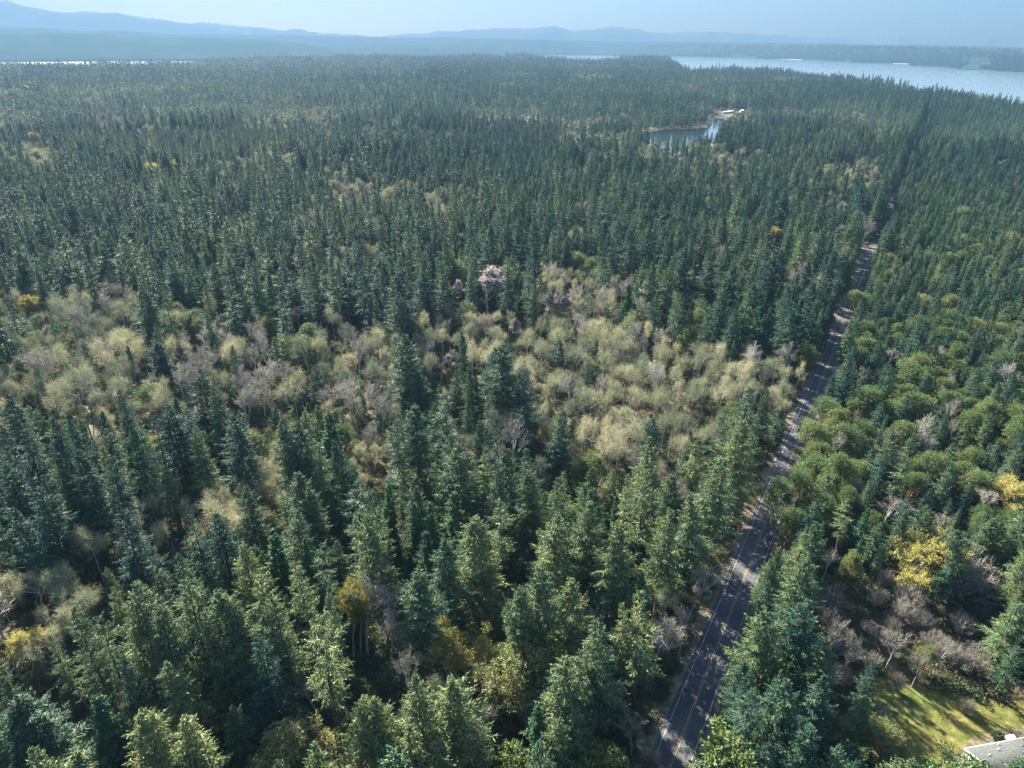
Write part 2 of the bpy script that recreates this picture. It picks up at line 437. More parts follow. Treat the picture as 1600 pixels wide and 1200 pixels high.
def shrub_shape(seed, R=1.3, H=1.2, n=260, ls=.3, twiggy=False):
    r = np.random.default_rng(seed); C = Buf()
    k = 7
    cs = np.stack([r.normal(0, R * .5, k), r.normal(0, R * .5, k), r.uniform(.3, .7, k) * H], 1)
    i = r.integers(0, k, n)
    d = unit(r.normal(size=(n, 3)) + np.array([0, 0, .5]))
    if twiggy:
        strips(C, np.stack([r.normal(0, .25 * R, n), r.normal(0, .25 * R, n), np.zeros(n)], 1), unit(r.normal(0, .7, (n, 3)) * np.array([1, 1, .2]) + np.array([0, 0, .8])), H * r.uniform(.7, 1.4, n), .05, .015, r)
        p = cs[i] + d * R * .5
        strips(C, p, d + r.normal(0, .5, (n, 3)), .7, .045, .012, r)
    else:
        strips(C, cs[i] + d * (R * r.uniform(.2, .55, n))[:, None] * np.array([1, 1, .8]), d + r.normal(0, .6, (n, 3)), ls, ls * .7, ls * .3, r)
    return C

def thicket_shape(seed, H=7.0, R=3.4, stems=70, twigs=60):
    r = np.random.default_rng(seed); T, C = Buf(), Buf()
    for k in range(stems):
        a = k * 2.4 + r.normal(0, .3); q = math.sqrt((k + .5) / stems) * r.uniform(.75, 1.1)
        top = np.array([math.cos(a) * R * q, math.sin(a) * R * q, H * (math.sqrt(max(.05, 1 - .72 * q * q))) * r.uniform(.72, 1.05)])
        b = np.array([math.cos(a) * .5 * q, math.sin(a) * .5 * q, -.1])
        midp = b + (top - b) * .5 + np.array([math.cos(a), math.sin(a), 0]) * r.normal(-.12, .2) + r.normal(0, .12, 3)
        T.tube([b, midp, top], [.055, .035, .008], 3)
        t = r.uniform(.35, 1, twigs); p = np.where(t[:, None] < .5, b + (midp - b) * (t * 2)[:, None], midp + (top - midp) * (t * 2 - 1)[:, None])
        d = unit(unit(top - midp) * .9 + r.normal(0, .45, (twigs, 3)) + np.array([0, 0, .2]))
        strips(C, p, d, r.uniform(.5, 1.2, twigs), .032, .010, r)
    return T, C

def ivy_shape(seed, H=13.0, R=.85):
    r = np.random.default_rng(seed); T, C = Buf(), Buf()
    ln = r.normal(0, .03, 2)
    T.tube([np.array([ln[0] * z, ln[1] * z, z]) for z in np.linspace(-.3, H * 1.06, 6)], np.linspace(.28, .08, 6), 6)
    n = 3000
    z = H * r.uniform(.02, 1, n) ** .85
    a = r.uniform(0, 6.28, n)
    rad = R * (.35 + .75 * fbm(z * .6, a * 1.2, seed)) * (1 - .35 * (z / H) ** 3) * r.uniform(.6, 1.1, n)
    p = np.stack([np.cos(a) * rad + ln[0] * z, np.sin(a) * rad + ln[1] * z, z], 1)
    strips(C, p, np.stack([np.cos(a), np.sin(a), r.normal(0, .5, n)], 1) + r.normal(0, .5, (n, 3)), .32, .26, .14, r)
    return T, C

# prototypes: kind -> list of (trunk mesh, crown mesh, nominal height, nominal radius)
PROTO = {}
LODS = {}
def reg(kind, shapes, leafm, barkm, H, R):
    PROTO[kind] = []
    for T, C in shapes:
        PROTO[kind].append((T.mesh(kind + '_trunk', barkm), C.mesh(kind + '_crown', leafm), H, R))

reg('fir', [fir_shape(100 + i, 30, [6.6, 7.2, 5.6, 7.6, 5.0, 6.9, 6.2, 8.0, 4.6, 5.8][i], [.2, .14, .3, .1, .34, .18, .24, .12, .4, .3][i],
                      .58, [5, 6, 5, 6, 4, 5, 5, 6, 4, 4][i], [14, 15, 13, 16, 12, 14, 14, 16, 11, 13][i], 3, .16,
                      [.72, .64, .78, .68, .82, .85, .6, .72, .5, .62][i], [.25, .2, .3, .25, .32, .2, .3, .22, .35, .3][i], [.16, .12, .25, .12, .32, .16, .24, .15, .48, .36][i]) for i in range(10)], M['fir'], M['bark'], 30, 6.4)
reg('cedar', [fir_shape(150 + i, 22, 3.6, .04, .60, 6, 9, 3, .24, .62, .42, .05) for i in range(3)], M['cedar'], M['bark'], 22, 3.6)
reg('madrona', [madrona_shape(200 + i, 16, [5.4, 6.0, 4.8, 5.6, 5.1][i], [24, 30, 20, 26, 22][i], 1000, .21) for i in range(5)], M['madrona'], M['red_bark'], 16, 5.8)
reg('alder', [deciduous_shape(300 + i, 18, [.42, .48, .38, .44, .4][i], 3, 13, 1.75, .042, .7, .14, (3, 3), .17, 0, .12, flat=.22, levels=2, R=[4.6, 5.2, 4.2, 5.0, 4.8][i]) for i in range(5)], M['alder'], M['pale_bark'], 18, 4.8)
reg('bare', [deciduous_shape(350 + i, 19, [.26, .32, .22, .3][i], 3, 13, .9, .05, .6, .22, (3, 3), .26, 0, shrink=.7, levels=2, R=[4.8, 5.4, 4.4, 5.0][i]) for i in range(4)], M['bare'], M['pale_bark'], 19, 5.0)
reg('thicket', [thicket_shape(380 + i) for i in range(3)], M['bare'], M['pale_bark'], 7, 3.2)
reg('maple', [deciduous_shape(400 + i, 15, .12, 3, 12, .9, .045, .62, .24, (3, 4), .22, 55, .125, stems=2, levels=1, R=5.0) for i in range(3)], M['maple'], M['pale_bark'], 15, 4.8)
reg('cherry', [deciduous_shape(430 + i, 14, .18, 3, 14, .7, .05, .5, .38, (3, 4), .18, 50, .18, levels=1, R=3.5) for i in range(2)], M['cherry'], M['pale_bark'], 14, 3.4)
reg('ivy', [ivy_shape(460 + i) for i in range(2)], M['ivy'], M['bark'], 13, .9)

def single(T, C, leafm, barkm, name):
    """trunk and crown in one mesh, for the masses of far trees"""
    B = Buf()
    nt = 0
    for src in (T, C):
        off = B.n
        B.v += src.v; B.q += [q + off for q in src.q]; B.n += src.n
        if src is T: nt = sum(len(q) for q in src.q)
    me = B.mesh(name, [leafm, barkm])
    mi = np.zeros(len(me.polygons), np.int32); mi[:nt] = 1
    me.polygons.foreach_set('material_index', mi)
    o = bpy.data.objects.new(name, me)
    return o

def lod(kind, objs):
    c = bpy.data.collections.new(kind + '_shapes')
    for i, o in enumerate(objs):
        o.name = f'{kind}_{i:02d}'; c.objects.link(o)
    LODS[kind] = (c, len(objs))

lod('near_fir', [single(*fir_shape(100 + i, 30, [6.4, 7.1, 5.4, 7.6][i], [.2, .14, .3, .1][i], .66, 5, 11, 2, .25, .7, .25, .12), M['fir'], M['bark'], 'f') for i in range(4)]
    + [single(*fir_shape(150, 30, 5.2, .04, .8, 6, 8, 2, .30, .62, .4, .05), M['cedar'], M['bark'], 'c')])
lod('mid_fir', [single(*fir_shape(120 + i, 30, [6.3, 7.0, 5.4, 7.4][i], .12, 1.0, 5, 5, 1, .42, .8, .25, .1, 1.2), M['fir'], M['bark'], 'f') for i in range(4)])
lod('far_fir', [single(*fir_shape(130 + i, 30, [6.0, 6.8, 5.2][i], .1, 1.8, 5, 3, 1, .85, .8, .2, .05, 1.3), M['fir'], M['bark'], 'f') for i in range(3)])
lod('madrona', [single(*madrona_shape(210 + i, 16, 6.0, 18, 260, .5), M['madrona'], M['red_bark'], 'm') for i in range(3)])
lod('alder', [single(*deciduous_shape(310 + i, 18, .36, 2, 30, 1.9, .09, .66, .16, (3, 4), .17, 0, flat=.2, levels=2, R=4.8), M['alder'], M['pale_bark'], 'a') for i in range(3)]
    + [single(*deciduous_shape(320, 18, .3, 2, 34, 1.4, .10, .6, .2, (3, 4), .2, 0, levels=2, R=4.8), M['bare'], M['pale_bark'], 'b')])

# ------------------------------------------------------------------ the terrain
ROAD0 = gp(1046, 1200)[:2]
ROAD_DIR = unit(np.array([0.574, 1.0])); ROAD_N = np.array([ROAD_DIR[1], -ROAD_DIR[0]])   # to the right of the road
def road_off(X, Y):
    """signed distance right of the road's centre line, and the distance along it"""
    dx = np.asarray(X) - ROAD0[0]; dy = np.asarray(Y) - ROAD0[1]
    return dx * ROAD_N[0] + dy * ROAD_N[1], dx * ROAD_DIR[0] + dy * ROAD_DIR[1]

SKYLINE = [(-500, 104), (0, 99), (50, 96), (75, 97), (115, 99.5), (170, 97), (240, 96), (290, 92), (330, 89), (430, 87), (533, 85), (700, 85), (800, 84), (850, 87), (900, 90), (960, 90), (1000, 86),
           (1040, 87), (1062, 97), (1080, 104), (1190, 103), (1300, 112), (1400, 124), (1500, 134), (1600, 146), (2000, 200), (2600, 300)]
_a, _d = [], []
for x, y in SKYLINE:
    p = gp(x, y, 27.0); _a.append(math.atan2(p[0], p[1])); _d.append(math.hypot(p[0], p[1]))
def coast(theta):
    return np.interp(theta, [-math.pi, -1.2] + _a + [1.5, math.pi], [2500, 3500] + _d + [900, 2500])

LAKE_PX = [(985, 212), (1004, 206), (1040, 202), (1085, 200), (1103, 196), (1106, 189), (1118, 183), (1136, 185), (1142, 190), (1136, 203), (1128, 216),
           (1112, 226), (1085, 234), (1050, 241), (1012, 238), (994, 228)]
LAKE = [tuple(gp(x, y)[:2]) for x, y in LAKE_PX]
def lake_dist(X, Y):
    P = np.array(LAKE); X = np.asarray(X, float); best = np.full(X.shape, 1e9)
    for i in range(len(P)):
        a = P[i]; b = P[(i + 1) % len(P)]; ab = b - a
        t = np.clip(((X - a[0]) * ab[0] + (Y - a[1]) * ab[1]) / (ab @ ab), 0, 1)
        best = np.minimum(best, np.hypot(X - a[0] - t * ab[0], Y - a[1] - t * ab[1]))
    return np.where(inpoly(X, Y, LAKE), -best, best)

def ground_z(X, Y):
    X = np.asarray(X, float); Y = np.asarray(Y, float)
    d = np.hypot(X, Y); th = np.arctan2(X, Y)
    far = np.clip((d - 500) / 900, 0, 1)
    z = far * (fbm(X / 320, Y / 320, 5) - .5) * 12
    ro, _ = road_off(X, Y)
    z = z * np.clip((np.abs(ro) - 12) / 60, 0, 1)
    ld = lake_dist(X, Y)
    z = np.where(ld < 120, z * np.clip(ld / 120, 0, 1), z)
    z = np.where(ld < 0, np.maximum(-2.5, ld * .1), z)
    c = coast(th)
    z = np.where(d > c - 60, z - 64 * np.clip((d - c + 60) / 160, 0, 1), z)
    return z

th = np.concatenate([np.linspace(-math.pi, -.95, 60), np.linspace(-.94, .94, 430), np.linspace(.95, math.pi, 60)])
rad = np.concatenate([[0.5], np.geomspace(12, 1, 1) * 1, np.geomspace(20, 6500, 190)])
q = np.linspace(0, 1, 150)
B = Buf()
c = coast(th)
RR = np.concatenate([np.array([.5, 15, 40]), np.geomspace(60, 1, 1)])[None, :] * np.ones((len(th), 1))
tail = 60 + (c[:, None] - 120 - 60) * (q[None, 1:] ** 1.9)
edge = c[:, None] + np.array([-60, -20, 20, 60, 101, 130])[None]
RR = np.concatenate([RR, tail, edge], 1)
TT = th[:, None] * np.ones_like(RR)
X = RR * np.sin(TT); Y = RR * np.cos(TT); Z = ground_z(X, Y)
ni, nj = RR.shape
i = np.arange(ni - 1)[:, None] * nj; j = np.arange(nj - 1)[None]
Q = np.stack([i + j, i + j + 1, i + nj + j + 1, i + nj + j], -1).reshape(-1, 4)
B.mesh_grid(np.stack([X, Y, Z], -1).reshape(-1, 3), Q)
tag(B.obj('ground', M['ground'], smooth=True), 'forest floor of the wooded island, brown litter and moss', kind='structure')

B = Buf(); S = 27900
B.quads([[[-S, -3900, -60], [S, -3900, -60], [S, 22300, -60], [-S, 22300, -60]]])
tag(B.obj('sea', M['sea']), 'calm pale blue channel around the wooded land', kind='structure')

B = Buf()
Pl = np.array(LAKE)
B.mesh_grid(np.column_stack([Pl, np.full(len(Pl), -.5)]), np.zeros((0, 4), int))
me = bpy.data.meshes.new('lake'); me.from_pydata([(p[0], p[1], -.5) for p in Pl], [], [list(range(len(Pl)))]); me.materials.append(M['lake'])
lk = bpy.data.objects.new('lake', me); col.objects.link(lk)
if me.polygons[0].normal.z < 0: me.flip_normals()
tag(lk, 'small dark lake among the firs reflecting sky and trees', kind='structure')

# wooded lands, hills and mountains across the water, each a solid ridge with a front and a back slope
FARPTS = []
def ridge(name, label, pts, D0, depth, material, seed, rough=6.0, base_px=True, n=160, trees=0, zb=-60.0, bluff=.0):
    """pts: (x, y_base, y_top) in the photograph; the crest stands 'depth' metres behind the shore"""
    pts = np.array(pts, float); xs = np.linspace(pts[0, 0], pts[-1, 0], n)
    yb = np.interp(xs, pts[:, 0], pts[:, 1]); yt = np.interp(xs, pts[:, 0], pts[:, 2])
    rows = []
    for x, b, t in zip(xs, yb, yt):
        s = gp(x, b, zb) if D0 is None else None
        D = math.hypot(s[0], s[1]) if D0 is None else D0
        top = at_dist(x, t, D + depth); u = top[:2] / np.linalg.norm(top[:2])
        h = top[2] - zb
        prof = [(-.02, -6), (0, .0 * h + 1)]
        row = [(u * D - u * 3, zb - 4), (u * D, zb + 1.5)]
        for k, f in ((.03, .10 + bluff), (.12, .22 + bluff), (.3, .42 + bluff * .6), (.5, .64), (.75, .86), (1, 1.0), (1.4, .9), (2.0, .55), (3.0, -.1)):
            row.append((u * (D + depth * k), zb + h * f))
        rows.append(row)
    P = np.array([[[p[0][0], p[0][1], p[1]] for p in row] for row in rows])
    m = P.shape[1]
    P[:, 3:-1, 2] += (fbm(P[:, 3:-1, 0] / 500, P[:, 3:-1, 1] / 500, seed, 4) - .5) * rough
    i = np.arange(n - 1)[:, None] * m; j = np.arange(m - 1)[None]
    Q = np.stack([i + j, i + m + j, i + m + j + 1, i + j + 1], -1).reshape(-1, 4)
    B = Buf(); B.mesh_grid(P.reshape(-1, 3), Q)
    o = tag(B.obj(name, material, smooth=True), label, kind='structure')
    if trees:
        r = np.random.default_rng(seed)
        a = r.random(trees) * (n - 1.001); b = 1.6 + r.random(trees) ** 1.3 * (7.2 - 1.6)
        ia = a.astype(int); ib = b.astype(int); fa = (a - ia)[:, None]; fb = (b - ib)[:, None]
        p = (P[ia, ib] * (1 - fa) + P[ia + 1, ib] * fa) * (1 - fb) + (P[ia, ib + 1] * (1 - fa) + P[ia + 1, ib + 1] * fa) * fb
        keep = fbm(p[:, 0] / 170, p[:, 1] / 170, seed + 3) > .36
        FARPTS.append(p[keep])
    return P

ridge('peninsula', 'low wooded peninsula across the channel', [(962, 82, 79), (985, 82.5, 74), (1010, 84, 71.5), (1032, 85, 70), (1100, 89, 71), (1250, 93.5, 73), (1330, 97.5, 74), (1420, 100, 75), (1500, 103, 77), (1640, 107, 82), (1900, 118, 92)],
      None, 900, M['hill'], 31, 8, trees=9000, n=220)
ridge('headland', 'nearer wooded headland across the channel', [(1421, 102.5, 101), (1426, 103, 94), (1450, 104, 91), (1500, 107.5, 90), (1560, 111.5, 90), (1640, 116, 92), (1900, 130, 104)],
      None, 420, M['hill'], 32, 6, trees=3500, n=120)
ridge('wooded_hill', 'long blue wooded hill across the water', [(-420, 82, 44), (-200, 84, 49), (0, 87, 54), (40, 87.5, 52.5), (75, 88, 51.5), (150, 89, 53), (200, 90, 57), (300, 90, 59), (400, 90, 62), (440, 90, 65), (480, 90, 70), (520, 90, 76), (545, 90, 82)],
      6800, 1100, M['hill'], 33, 22, n=260)
ridge('low_island', 'dark low wooded point beyond the forest', [(520, 90, 83), (545, 90, 73), (600, 90, 71), (680, 90, 70), (720, 90, 71.5), (760, 90, 74), (790, 90, 77), (803, 90, 82)],
      8200, 600, M['hill'], 34, 14)
ridge('far_shore', 'pale far shore beyond the open water', [(300, 78, 72), (600, 78, 66), (760, 78, 61), (850, 78, 62), (895, 79, 65), (910, 79, 70), (935, 79, 72), (965, 79, 70), (1100, 80, 68)],
      10300, 600, M['hill'], 35, 14)
ridge('far_hills', 'pale blue ridge behind the wooded hill', [(-420, 60, 30), (0, 70, 42.5), (60, 70, 44), (120, 70, 48), (200, 70, 49), (270, 70, 53), (330, 70, 60)],
      9800, 900, M['hill'], 36, 30)
ridge('low_land', 'faint lowland along the horizon', [(-300, 70, 50), (200, 70, 53), (300, 70, 53.5), (420, 70, 55.5), (600, 72, 58), (800, 72, 61), (1000, 72, 64), (1200, 75, 67), (1400, 78, 70.5), (1600, 80, 74), (1900, 80, 78)],
      11800, 700, M['hill'], 37, 40)
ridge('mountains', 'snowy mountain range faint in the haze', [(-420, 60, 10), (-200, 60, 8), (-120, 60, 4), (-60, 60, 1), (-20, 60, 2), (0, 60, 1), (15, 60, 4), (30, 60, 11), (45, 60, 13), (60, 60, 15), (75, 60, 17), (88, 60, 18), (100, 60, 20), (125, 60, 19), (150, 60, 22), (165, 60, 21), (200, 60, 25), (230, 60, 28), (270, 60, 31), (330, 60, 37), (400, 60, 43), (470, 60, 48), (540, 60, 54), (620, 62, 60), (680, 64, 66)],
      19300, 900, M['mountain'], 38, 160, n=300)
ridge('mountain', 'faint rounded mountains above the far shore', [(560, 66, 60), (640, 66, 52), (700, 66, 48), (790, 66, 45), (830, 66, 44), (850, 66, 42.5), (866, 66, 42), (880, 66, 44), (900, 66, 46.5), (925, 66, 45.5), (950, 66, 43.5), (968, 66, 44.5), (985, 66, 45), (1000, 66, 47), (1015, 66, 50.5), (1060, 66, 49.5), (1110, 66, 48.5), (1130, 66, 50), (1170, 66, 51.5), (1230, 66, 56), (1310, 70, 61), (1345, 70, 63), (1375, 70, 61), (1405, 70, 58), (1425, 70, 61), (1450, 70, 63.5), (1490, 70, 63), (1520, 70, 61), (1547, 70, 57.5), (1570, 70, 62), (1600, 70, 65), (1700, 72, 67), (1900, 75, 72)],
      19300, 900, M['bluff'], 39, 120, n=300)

def px_sheet(name, poly, z, material, label, sub=None):
    pts = [gp(x, y) for x, y in poly]
    me = bpy.data.meshes.new(name); me.from_pydata([(p[0], p[1], z) for p in pts], [], [list(range(len(pts)))])
    if me.polygons[0].normal.z < 0: me.flip_normals()
    me.materials.append(material); o = bpy.data.objects.new(name, me); col.objects.link(o)
    return tag(o, label, kind='structure')

# beaches under the opposite bluffs
B = Buf()
def beach(x0, y0, x1, y1, w):
    a, b = gp(x0, y0, -59.7), gp(x1, y1, -59.7)
    n = np.array([-(b - a)[1], (b - a)[0], 0]); n = n / np.linalg.norm(n)
    if n[1] < 0: n = -n
    B.quads([[a - n * w * .3, b - n * w * .3, b + n * w + [0, 0, 5], a + n * w + [0, 0, 5]]])
for t in ((1395, 99.4, 1421, 100.2, 60), (1465, 105, 1500, 107.2, 40), (1500, 107.2, 1530, 109.4, 55), (1560, 111.3, 1600, 113.6, 30), (1180, 91.2, 1260, 94, 25)): beach(*t)
tag(B.obj('beach', M['beach']), 'pale strips of beach along the opposite shore', kind='structure')

# ------------------------------------------------------------------ the road
def along(s, off, z): return (ROAD0[0] + ROAD_DIR[0] * s + ROAD_N[0] * off, ROAD0[1] + ROAD_DIR[1] * s + ROAD_N[1] * off, z)
SEG = np.concatenate([np.arange(-140, 700, 10.0), np.arange(700, 2301, 50.0)])
def ribbon(name, o0, o1, z, material, parent=None, wob=0.0):
    B = Buf(); r = np.random.default_rng(3)
    w0 = r.normal(0, wob, len(SEG)); w1 = r.normal(0, wob, len(SEG))
    A = np.array([along(s, o0 + w0[k], z) for k, s in enumerate(SEG)]); C = np.array([along(s, o1 + w1[k], z) for k, s in enumerate(SEG)])
    B.quads(np.stack([A[:-1], C[:-1], C[1:], A[1:]], 1))
    return B.obj(name, material, parent)
tag(ribbon('verge', -7.0, 7.0, .03, M['verge'], wob=.7), 'grassy gravel verges on both sides of the road', kind='structure')
road = tag(ribbon('road', -3.95, 3.95, .06, M['asphalt'], wob=.06), 'straight two-lane asphalt road cut through the forest', kind='structure')
for k, o in enumerate((-3.08, 3.08)):
    ribbon('edge_line', o - .055, o + .055, .068, M['white_line'], road)
for k, o in enumerate((-.16, .16)):
    ribbon('centre_line', o - .06, o + .06, .068, M['yellow_line'], road)

# ------------------------------------------------------------------ lawn, house and yard
LAWN_PX = [(1348, 1062), (1372, 1056), (1420, 1064), (1480, 1085), (1545, 1092), (1620, 1098), (1760, 1110), (1800, 1300), (1500, 1300), (1420, 1240), (1385, 1160), (1352, 1100)]
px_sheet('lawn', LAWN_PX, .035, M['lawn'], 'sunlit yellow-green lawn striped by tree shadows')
px_sheet('path', [(1488, 1182), (1506, 1176), (1512, 1190), (1530, 1215), (1500, 1215)], .075, M['gravel'], 'grey gravel path beside the house wall')
px_sheet('garden_bed', [(1500, 1168), (1522, 1150), (1560, 1142), (1605, 1132), (1640, 1140), (1630, 1170), (1510, 1180)], .055, M['soil'], 'bare soil bed along the eave of the house')

EAVE_Z = 2.7
E0 = gp(1508, 1170, EAVE_Z); E1 = gp(1600, 1153, EAVE_Z)
ex = unit((E1 - E0)[None])[0]; ey = np.array([ex[1], -ex[0], 0.0])       # ey points from the eave towards the ridge
if ey[1] > 0: ey = -ey
ez = np.array([0, 0, 1.0])
HL, HD, TAN = 16.0, 6.4, .36                                             # length, half depth, roof slope
house = empty('house', tuple(E0 * [1, 1, 0]))
tag(house, 'pale house with grey shingle roof at the edge of the lawn', 'house')
def hp(a, b, z): return E0 * [1, 1, 0] + ex * a + ey * b + ez * z - E0 * [1, 1, 0]
def hbox(B, a0, a1, b0, b1, z0, z1):
    V = np.array([hp(a, b, z) for z in (z0, z1) for a, b in ((a0, b0), (a1, b0), (a1, b1), (a0, b1))])
    B.mesh_grid(V, [[0, 3, 2, 1], [4, 5, 6, 7], [0, 1, 5, 4], [1, 2, 6, 5], [2, 3, 7, 6], [3, 0, 4, 7]])
B = Buf()
rz = EAVE_Z + HD * TAN
for b0, z0, b1, z1 in ((0, EAVE_Z, HD, rz), (2 * HD, EAVE_Z, HD, rz)):
    V = [hp(a, b, z + dz) for dz in (-.12, 0) for a, b, z in ((0, b0, z0), (HL, b0, z0), (HL, b1, z1), (0, b1, z1))]
    B.mesh_grid(V, [[0, 3, 2, 1], [4, 5, 6, 7], [0, 1, 5, 4], [1, 2, 6, 5], [2, 3, 7, 6], [3, 0, 4, 7]])
roof = B.obj('roof', M['shingle'], house)
for a, b in ((2.6, 2.4), (5.4, 1.6), (6.6, .45), (9.5, 3.0)):
    B = Buf(); z = EAVE_Z + b * TAN
    B.tube([hp(a, b, z - .05), hp(a, b, z + .34)], [.11, .11], 8); B.tube([hp(a, b, z + .34), hp(a, b, z + .40)], [.15, .05], 8)
    B.obj('vent_pipe', M['trim'], roof)
B = Buf(); wi = .45
hbox(B, wi, HL - wi, wi, 2 * HD - wi, 0, EAVE_Z + wi * TAN - .14)
g = [hp(a, b, z) for a in (wi, wi + .15) for b, z in ((wi, EAVE_Z + wi * TAN - .14), (HD, rz - .14), (2 * HD - wi, EAVE_Z + wi * TAN - .14))]
B.tris([[g[0], g[1], g[2]], [g[3], g[5], g[4]]]); B.quads([[g[0], g[3], g[4], g[1]], [g[1], g[4], g[5], g[2]]])
B.obj('wall', M['siding'], house)
for b0, z0, b1, z1 in ((-.02, EAVE_Z, HD, rz), (2 * HD + .02, EAVE_Z, HD, rz)):
    B = Buf()
    V = [hp(a, b, z + dz) for dz in (-.26, .03) for a, b, z in ((-.10, b0, z0), (.03, b0, z0), (.03, b1, z1), (-.10, b1, z1))]
    B.mesh_grid(V, [[0, 3, 2, 1], [4, 5, 6, 7], [0, 1, 5, 4], [1, 2, 6, 5], [2, 3, 7, 6], [3, 0, 4, 7]])
    B.obj('rake_board', M['trim'], house)
B = Buf(); hbox(B, -.05, HL, -.16, -.03, EAVE_Z - .18, EAVE_Z - .02); B.obj('gutter', M['trim'], house)
B = Buf(); B.tube([hp(.32, .30, 0), hp(.32, .30, EAVE_Z - .2), hp(.2, -.08, EAVE_Z - .12)], [.05] * 3, 6); B.obj('downpipe', M['trim'], house)
B = Buf(); hbox(B, wi - .05, wi + .02, 4.0, 5.2, 1.0, 2.1); w = B.obj('window', M['dark'], house)
B = Buf()
for b0, b1, z0, z1 in ((3.9, 5.3, .9, 1.0), (3.9, 5.3, 2.1, 2.2), (3.9, 4.0, 1.0, 2.1), (5.2, 5.3, 1.0, 2.1)): hbox(B, wi - .08, wi, b0, b1, z0, z1)
B.obj('frame', M['trim'], w)

# pale box beyond the eave
p = gp(1577, 1160, 0)
bx = empty('garden_cabinet', tuple(p), math.atan2(ex[1], ex[0]))
tag(bx, 'pale blue cabinet with dark panel for its shaded gap standing beyond the roof edge', 'cabinet')
B = Buf(); B.box((0, 0, .65), (1.7, .95, 1.3)); B.obj('body', M['blue_roof'], bx)
B = Buf(); B.box((0, 0, 1.35), (1.9, 1.15, .08)); B.obj('lid', M['trim'], bx)
B = Buf(); B.box((.35, -.48, .75), (.6, .04, .6)); B.obj('shade_panel', M['dark'], bx)  # dark panel on the closed body, painted shade of an open front

def small_house(name, label, cat, px, w, d, h, roofm, wallm, rz=0.0, pitch=.45, z0=None, dist=None):
    p = gp(*px, 0) if z0 is None else gp(*px, z0)
    o = empty(name, tuple(p), rz); tag(o, label, cat)
    B = Buf(); B.box((0, 0, h / 2 - .2), (w, d, h + .4)); B.obj('wall', wallm, o)
    r0 = d / 2 * 1.15; rh = r0 * pitch; B = Buf()
    for s in (-1, 1):
        V = [[a, b, z + dz] for dz in (0, .15) for a, b, z in ((-w * .55, s * r0, h - .1), (w * .55, s * r0, h - .1), (w * .55, 0, h - .1 + rh), (-w * .55, 0, h - .1 + rh))]
        B.mesh_grid(V, [[0, 3, 2, 1], [4, 5, 6, 7], [0, 1, 5, 4], [1, 2, 6, 5], [2, 3, 7, 6], [3, 0, 4, 7]])
    B.tris([[[-w * .49, -d / 2, h], [-w * .49, d / 2, h], [-w * .49, 0, h + rh * .9]], [[w * .49, -d / 2, h], [w * .49, d / 2, h], [w * .49, 0, h + rh * .9]]])
    B.obj('roof', roofm, o)
    B = Buf(); B.box((-w * .2, -d / 2 - .02, h * .55), (w * .22, .06, h * .4)); B.obj('window', M['dark'], o)
    B = Buf(); B.box((w * .25, -d / 2 - .02, h * .38), (w * .14, .06, h * .76)); B.obj('door', M['trim'], o)
    return o
small_house('cabin', 'white lakeside cabin with bright pale roof', 'cabin', (1132, 178.0), 8, 6, 3.0, M['siding'], M['siding'], .15)
small_house('cottage', 'mauve-roofed cottage beside the white lakeside cabin', 'cottage', (1141, 177.6), 12, 8, 3.4, M['mauve_roof'], M['trim'], -.1)
small_house('boathouse', 'pale round-topped outbuilding behind the lakeside meadow', 'outbuilding', (1159, 176.0), 6, 6, 3.5, M['blue_roof'], M['siding'], .4)
small_house('shed', 'small pale shed glimpsed between firs left of the road', 'shed', (1087, 441), 2.8, 2.8, 2.6, M['blue_roof'], M['trim'], .2)
small_house('barn', 'teal roof glimpsed among low firs near the edge', 'barn', (1580, 427), 5, 4, 2.8, M['teal_roof'], M['siding'], -.3)
px_sheet('meadow', [(1112, 177), (1122, 174), (1160, 174.5), (1168, 178), (1172, 184), (1150, 184.5), (1138, 184), (1136, 180), (1120, 179)], .4, M['meadow'], 'mown yellow-green meadow by the lake cabins')
for k, (px, lab) in enumerate((([(985, 207), (1004, 203.5), (1013, 205), (1004, 208), (990, 209)], 'brown reed bed at the lake shore'), ([(1094, 198.5), (1103, 197), (1106, 198.5), (1098, 200)], 'small reed island in the lake'))):
    px_sheet('reed_bed', px, -.3, M['reeds'], lab)
dk = gp(1127, 184.5, -.5); o = empty('dock', tuple(dk), -.75); tag(o, 'grey wooden dock reaching into the lake', 'dock')
B = Buf(); B.box((0, 0, .75), (24, 2.6, .16)); B.obj('deck', M['wood'], o)
for a in (-10, 0, 10):
    for b in (-1.0, 1.0): B = Buf(); B.tube([(a, b, -1.5), (a, b, 1.3)], [.15, .15], 6); B.obj('post', M['wood'], o)

# ------------------------------------------------------------------ where the trees stand
TREES = []   # (kind, X, Y, H, width factor, tint, key)
def tip(kind, x, y, H, wf=1.0, tint=None, key=None):
    p = gp(x, y, H); TREES.append([kind, p[0], p[1], H, wf, tint, key])

